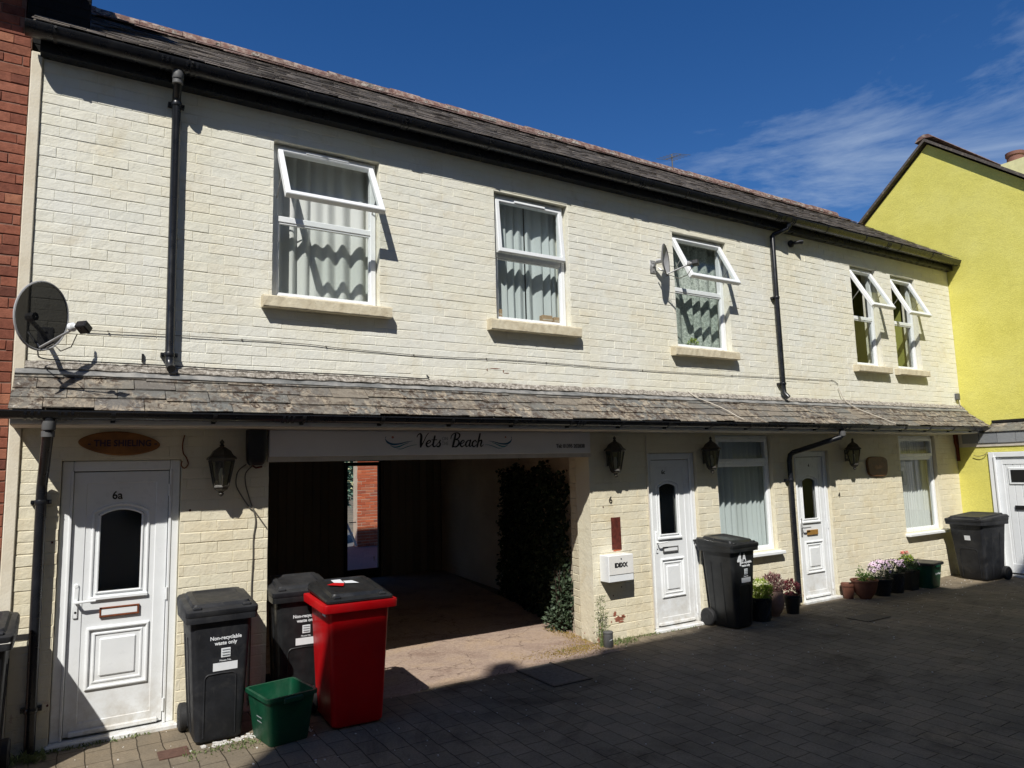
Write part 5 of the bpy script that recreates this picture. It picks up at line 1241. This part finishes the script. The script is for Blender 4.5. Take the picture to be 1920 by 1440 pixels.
# flower pots ---------------------------------------------------------------------------------------
def pot(name, label, loc, prof, mat, ribs=None, n=22, soilz=None, group='flower pots along the wall'):
    t = empty(name, loc, rnd(0, 3), label, 'flower pot', group)
    top = prof[-1]; mb = MB(); mb.lathe(prof + [(top[0] - .012, top[1]), (top[0] - .02, top[1] - .03)], (0, 0, 0), n); mb.build('body', mat, t, n > 8)
    mb = MB(); mb.lathe([(.001, top[1] - .028), (top[0] - .014, top[1] - .03)], (0, 0, 0), 16, caps=False); mb.build('soil', 'soil', t)
    if ribs:
        mb = MB(); r0, z0_, r1, z1_ = ribs
        for k in range(12):
            for sg_ in (-1, 1):
                a = 2 * math.pi * k / 12; P_ = [((r0 + (r1 - r0) * q / 6 + .002) * math.cos(a + sg_ * q * .17), (r0 + (r1 - r0) * q / 6 + .002) * math.sin(a + sg_ * q * .17), z0_ + (z1_ - z0_) * q / 6) for q in range(7)]; mb.tube(P_, .004, 5)
        mb.build('lattice', mat, t)
    return t
p1 = pot('flower_pot', 'black lattice pot with lime green and cream bedding beside the 4A bin', (7.02, -.30, 0), [(.0, 0), (.105, 0), (.108, .02), (.125, .25), (.135, .255), (.135, .27)], 'pot_black', (.108, .03, .124, .24))
mb = MB(); clump(mb, (0, 0, .34), (.135, .135, .12), 900, .045, .016, .2, .8); mb.build('foliage', 'leaf_lime', p1, fix=False)
mb = MB(); e = MB()
for _ in range(95):
    a, r_ = rnd(0, 6.28), .14 * math.sqrt(rnd(0, 1)); z = .42 + .07 * math.sqrt(max(0, 1 - (r_ / .15) ** 2)) - .05; flower(mb, None, (r_ * math.cos(a), r_ * math.sin(a), z + .02), (math.cos(a) * r_ * 5, math.sin(a) * r_ * 5, 1), .016, 6)
mb.build('flowers', 'flower_cream', p1, fix=False)
p2 = pot('flower_pot', 'pinkish stone urn with mauve foliage between two black pots', (7.34, -.24, 0), [(.0, .0), (.055, .0), (.06, .02), (.085, .05), (.115, .12), (.125, .20), (.115, .27), (.108, .30), (.115, .31)], 'pot_pink')
mb = MB(); clump(mb, (0, 0, .38), (.12, .12, .11), 520, .045, .018, .1, .5); mb.build('foliage', 'leaf_mauve', p2, fix=False)
p3 = pot('flower_pot', 'small black pot with dark red foliage at the foot of the downpipe', (7.64, -.27, 0), [(.0, 0), (.072, 0), (.096, .19), (.108, .195), (.108, .225)], 'pot_black')
mb = MB(); clump(mb, (0, 0, .30), (.085, .085, .095), 300, .04, .02, .1, .4); mb.build('foliage', 'leaf_red', p3, fix=False)
p4 = pot('flower_pot', 'wide terracotta bowl with sparse seedlings right of the third door', (9.17, -.27, 0), [(.0, 0), (.07, 0), (.085, .02), (.13, .08), (.160, .18), (.165, .225), (.178, .232), (.178, .25)], 'pot_terracotta')
mb = MB(); clump(mb, (-.06, 0, .32), (.05, .06, .10), 90, .035, .02, .1, .5); clump(mb, (.06, 0, .27), (.10, .08, .05), 160, .035, .015, .1, .6)
for k in range(4): mb.tube([(-.06, 0, .22), (-.07 + k * .02, 0, .30), (-.09 + k * .03, 0, .38)], .002, 4)
mb.build('foliage', 'leaf_green', p4, fix=False)
p4b = pot('flower_pot', 'plain small terracotta pot tucked behind the terracotta bowl', (9.02, -.12, 0), [(.0, 0), (.06, 0), (.078, .16), (.088, .165), (.088, .20)], 'pot_terracotta')
def daisies(t, c, r, n, nf, z0_, seed_r=.030):
    mb = MB(); clump(mb, c, r, n, .045, .014, .1, .5); mb.build('foliage', 'leaf_dark' if n < 500 else 'leaf_green', t, fix=False)
    mb = MB(); ey = MB()
    for _ in range(nf):
        a = rnd(0, 6.28); e_ = rnd(.05, 1.45); q = Vector((math.cos(a) * math.cos(e_), math.sin(a) * math.cos(e_), math.sin(e_))); p_ = Vector(c) + Vector((q.x * r[0], q.y * r[1], q.z * r[2])) * 1.06
        flower(mb, ey, p_, q + Vector((0, -.2, .1)), seed_r * rnd(.8, 1.15), 9)
    mb.build('flowers', 'flower_pink', t, fix=False); ey.build('flower_centres', 'flower_eye', t, fix=False)
lat = [(.0, 0), (.10, 0), (.105, .02), (.145, .20), (.155, .21), (.155, .23)]
p5 = pot('flower_pot', 'black lattice bowl of pink daisies next to the terracotta bowl', (9.56, -.27, 0), lat, 'pot_black', (.106, .03, .143, .20)); daisies(p5, (0, 0, .33), (.17, .15, .13), 420, 42, .3)
p6 = pot('flower_pot', 'tall black pot of pink daisies, second of the daisy pots', (9.90, -.27, 0), [(.0, 0), (.095, 0), (.10, .02), (.118, .25), (.128, .255), (.128, .27)], 'pot_black', (.102, .03, .117, .24)); daisies(p6, (.02, 0, .33), (.16, .15, .11), 420, 36, .3)
p7 = pot('flower_pot', 'square black pot with dark daisies and tall red flowers beside the recycling box', (10.25, -.27, 0), [(.0, 0), (.115, 0), (.15, .255), (.16, .258), (.16, .28)], 'pot_black', None, 4); daisies(p7, (0, 0, .34), (.15, .14, .10), 420, 18, .3, .024)
p7.rotation_euler = (0, 0, 0)
mb = MB()
for k in range(6): x = rnd(-.10, .02); mb.tube([(x * .5, 0, .3), (x, .0, .43), (x * 1.2 + rnd(-.02, .02), 0, .52 + rnd(0, .03))], .002, 4)
mb.build('stem', 'weed_green', p7)
mb = MB()
for _ in range(26): flower(mb, None, (rnd(-.14, .03), rnd(-.03, .03), rnd(.50, .55)), (rnd(-1, 1), rnd(-1, .2), 1), .017, 5)
mb.build('red_flowers', 'flower_red', p7, fix=False)
mb = MB(); clump(mb, (-.02, 0, .43), (.09, .06, .05), 90, .05, .03, .1, .6); mb.build('lime_leaves', 'leaf_lime', p7, fix=False)

# covers, debris, weeds ---------------------------------------------------------------------------------
mb = MB(); mb.box(.560, .748, -.675, -.512, .002, .008); tag(mb.build('drain_cover', 'cover_brown'), 'small rusty square cover in the paving before the left door', 'drain cover')
mc_ = empty('inspection_cover', (3.78, -.62, 0), 0, 'large flush paved inspection cover in front of the passage', 'inspection cover')
mb = MB(); mb.box(-.20, .17, -.30, .30, .003, .007); mb.build('plate', 'cover_edge', mc_)
mb = MB(); mb.box(-.225, -.203, -.33, .32, .003, .009); mb.box(.173, .19, -.33, .32, .003, .009); mb.box(-.203, .173, -.33, -.303, .003, .009); mb.build('edge', 'iron_cover', mc_)
mb = MB(); mb.box(7.85, 8.30, -1.12, -.85, .003, .008); tag(mb.build('drain_cover', 'iron_cover'), 'dark iron cover in the paving in front of the flower pots', 'drain cover')
mb = MB()
for (cx, cy, sx, sy, n_) in ((1.0, -.61, .10, .018, 46), (1.13, -.57, .04, .03, 12), (1.55, -.62, .02, .08, 12)):
    for _ in range(n_): x, y, r = random.gauss(cx, sx), random.gauss(cy, sy), rnd(.004, .013); mb.box(x - r, x + r, y - r * .7, y + r * .7, .001, r * 1.2, .003)
tag(mb.build('rubble', 'rubble_white', None, fix=False), 'scatter of white stone chips', kind='stuff')
mb = MB()
def weeds(x0, x1, y, n_, h_=.05, sp_=.04):
    for _ in range(n_):
        x = rnd(x0, x1); yy = y + random.gauss(0, sp_); leaf(mb, (x, min(yy, -.012), .0), (rnd(-1, 1), rnd(-1, .6), rnd(.2, 1.6)), h_ * rnd(.4, 1.3), .010 * rnd(.6, 1.6))
weeds(-.35, .55, -.07, 260, .026, .02); weeds(-.35, -.08, -.14, 200, .06, .05); weeds(.7, 1.3, -.70, 260, .022, .05); weeds(4.2, 5.6, -.035, 240, .03, .03); weeds(5.4, 6.3, -.07, 60, .02, .02)
weeds(4.8, 5.2, -.10, 160, .04, .05)
tag(mb.build('weeds', 'weed_green', None, fix=False), 'low weeds and moss along the wall foot', kind='stuff')
mb = MB()
for _ in range(1500):
    x = random.gauss(4.45, .28); y = random.gauss(-.10, .10); 
    if y > .6 or x > 4.9 or (x > 4.72 and y > -.02): continue
    leaf(mb, (x, y, .015), (rnd(-1, 1), rnd(-1, 1), rnd(.0, .5)), rnd(.008, .025), .006)
for _ in range(500):
    y = rnd(.05, .9); x = 4.74 + .15 * y - abs(random.gauss(0, .10)); leaf(mb, (x, y, .016), (rnd(-1, 1), rnd(-1, 1), rnd(0, .6)), rnd(.01, .03), .007)
tag(mb.build('dry_moss', 'moss', None, fix=False), 'dry orange moss and litter at the passage corner', kind='stuff')
mb = MB()
for _ in range(420):
    x, y = rnd(-.4, 12), -abs(random.gauss(.25, 1.3)) - .06; r = rnd(.002, .006); mb.box(x - r, x + r, y - r, y + r, .0, r, .001)
tag(mb.build('grit', 'rubble_white', None, fix=False), 'loose grit on the paving', kind='stuff')

# curtains and things behind the glass ----------------------------------------------------------------------
def curtain_obj(x0, x1, z0, z1, y, mat, label, folds=9, amp=.035, group='curtains in the windows', split=None):
    mb = MB(); n = int(folds * 10); ph = rnd(0, 6); rows = []
    for j in range(7):
        f = j / 6; z = z0 + (z1 - z0) * f; ring = []
        for i in range(n + 1):
            u = i / n; a = amp * (1.15 - .45 * f) * (.45 + .75 * abs(math.sin(u * 5.3 + ph))) * (math.sin(u * folds * 2 * math.pi + ph + 1.5 * math.sin(u * 7 + ph) + .5 * f * math.sin(u * 13)) + .35 * math.sin(u * folds * 4.7 + ph * 2 + f * .6)); x = x0 + (x1 - x0) * u + amp * .4 * math.cos(u * folds * 2 * math.pi + ph)
            ring.append((x, y + a, z + (.01 * math.sin(u * folds * 6.28) if j == 0 else 0)))
        rows.append(ring)
    v = [p for r in rows for p in r]; m_ = n + 1
    mb.add(v, [(j * m_ + i, j * m_ + i + 1, (j + 1) * m_ + i + 1, (j + 1) * m_ + i) for j in range(6) for i in range(n)])
    return tag(mb.build('curtain', mat, None, True, False), label, 'curtain', group)
curtain_obj(1.30, 2.50, 3.30, 4.85, .245, 'curtain_white', 'white curtain behind the wide open upper window at the left', 9, .022)
curtain_obj(3.55, 4.14, 3.30, 4.85, .225, 'curtain_pale', 'pale blue curtain, left half, in the second upper window', 5, .022); curtain_obj(4.16, 4.72, 3.30, 4.85, .23, 'curtain_pale', 'pale blue curtain, right half, in the second upper window', 5, .022)
curtain_obj(6.10, 7.30, 3.20, 4.80, .215, 'curtain_lace', 'lace net curtain in the upper window beside the small dish', 6, .03)
curtain_obj(6.68, 7.90, .70, 2.25, .175, 'curtain_pale', 'grey green net curtain in the ground floor window right of the 4A bin', 13, .018)
curtain_obj(10.85, 11.95, .70, 2.25, .175, 'curtain_white', 'white pleated blind in the ground floor window by the yellow house', 16, .014)
for x, w_, hh, lab in ((3.72, .12, .10, 'small brown box standing at the left of the second upper window sill'), (4.36, .13, .09, 'small brown carton left of its twin on the second upper window sill'), (4.50, .10, .08, 'small brown carton at the right end of the second upper window sill')):
    bx_ = empty('carton', (x, .150, 3.435), 0, lab, 'carton', 'cartons on the window sill'); mb = MB(); mb.bbox(-w_ / 2, w_ / 2, -.035, .035, 0, hh, .003); mb.build('body', 'cardboard', bx_); mb = MB(); mb.box(-w_ / 2, w_ / 2, -.0365, -.035, hh * .4, hh * .5); mb.build('tape', 'soffit_cream', bx_)
mb = MB(); clump(mb, (0, 0, .06), (.06, .04, .05), 60, .04, .02, .1, .5); hp_ = empty('sill_plant', (6.62, .15, 3.33), 0, 'little green plant behind the glass of the lace curtain window', 'plant'); mb.build('foliage', 'leaf_lime', hp_, fix=False); mb = MB(); mb.lathe([(.03, 0), (.04, .05)], (0, 0, -.03), 10); mb.build('pot', 'pot_terracotta', hp_)
# television aerial beyond the ridge
ae = empty('television_aerial', (11.0, 4.6, 7.26), 0, 'small dark television aerial showing above the middle of the ridge', 'aerial')
mb = MB(); mb.tube([(0, 0, -2.2), (0, 0, 1.45)], .016, 6); mb.build('mast', 'plastic_grey', ae)
mb = MB(); mb.tube([(-.25, -.05, 1.25), (.35, .05, 1.55)], .009, 6)
for k in range(6): f = k / 5; x_, y_, z_ = -.25 + .6 * f, -.05 + .1 * f, 1.25 + .3 * f; mb.tube([(x_ + .05, y_ - .22, z_ - .1), (x_ - .05, y_ + .22, z_ + .1)], .006, 5)
mb.build('element', 'plastic_grey', ae)
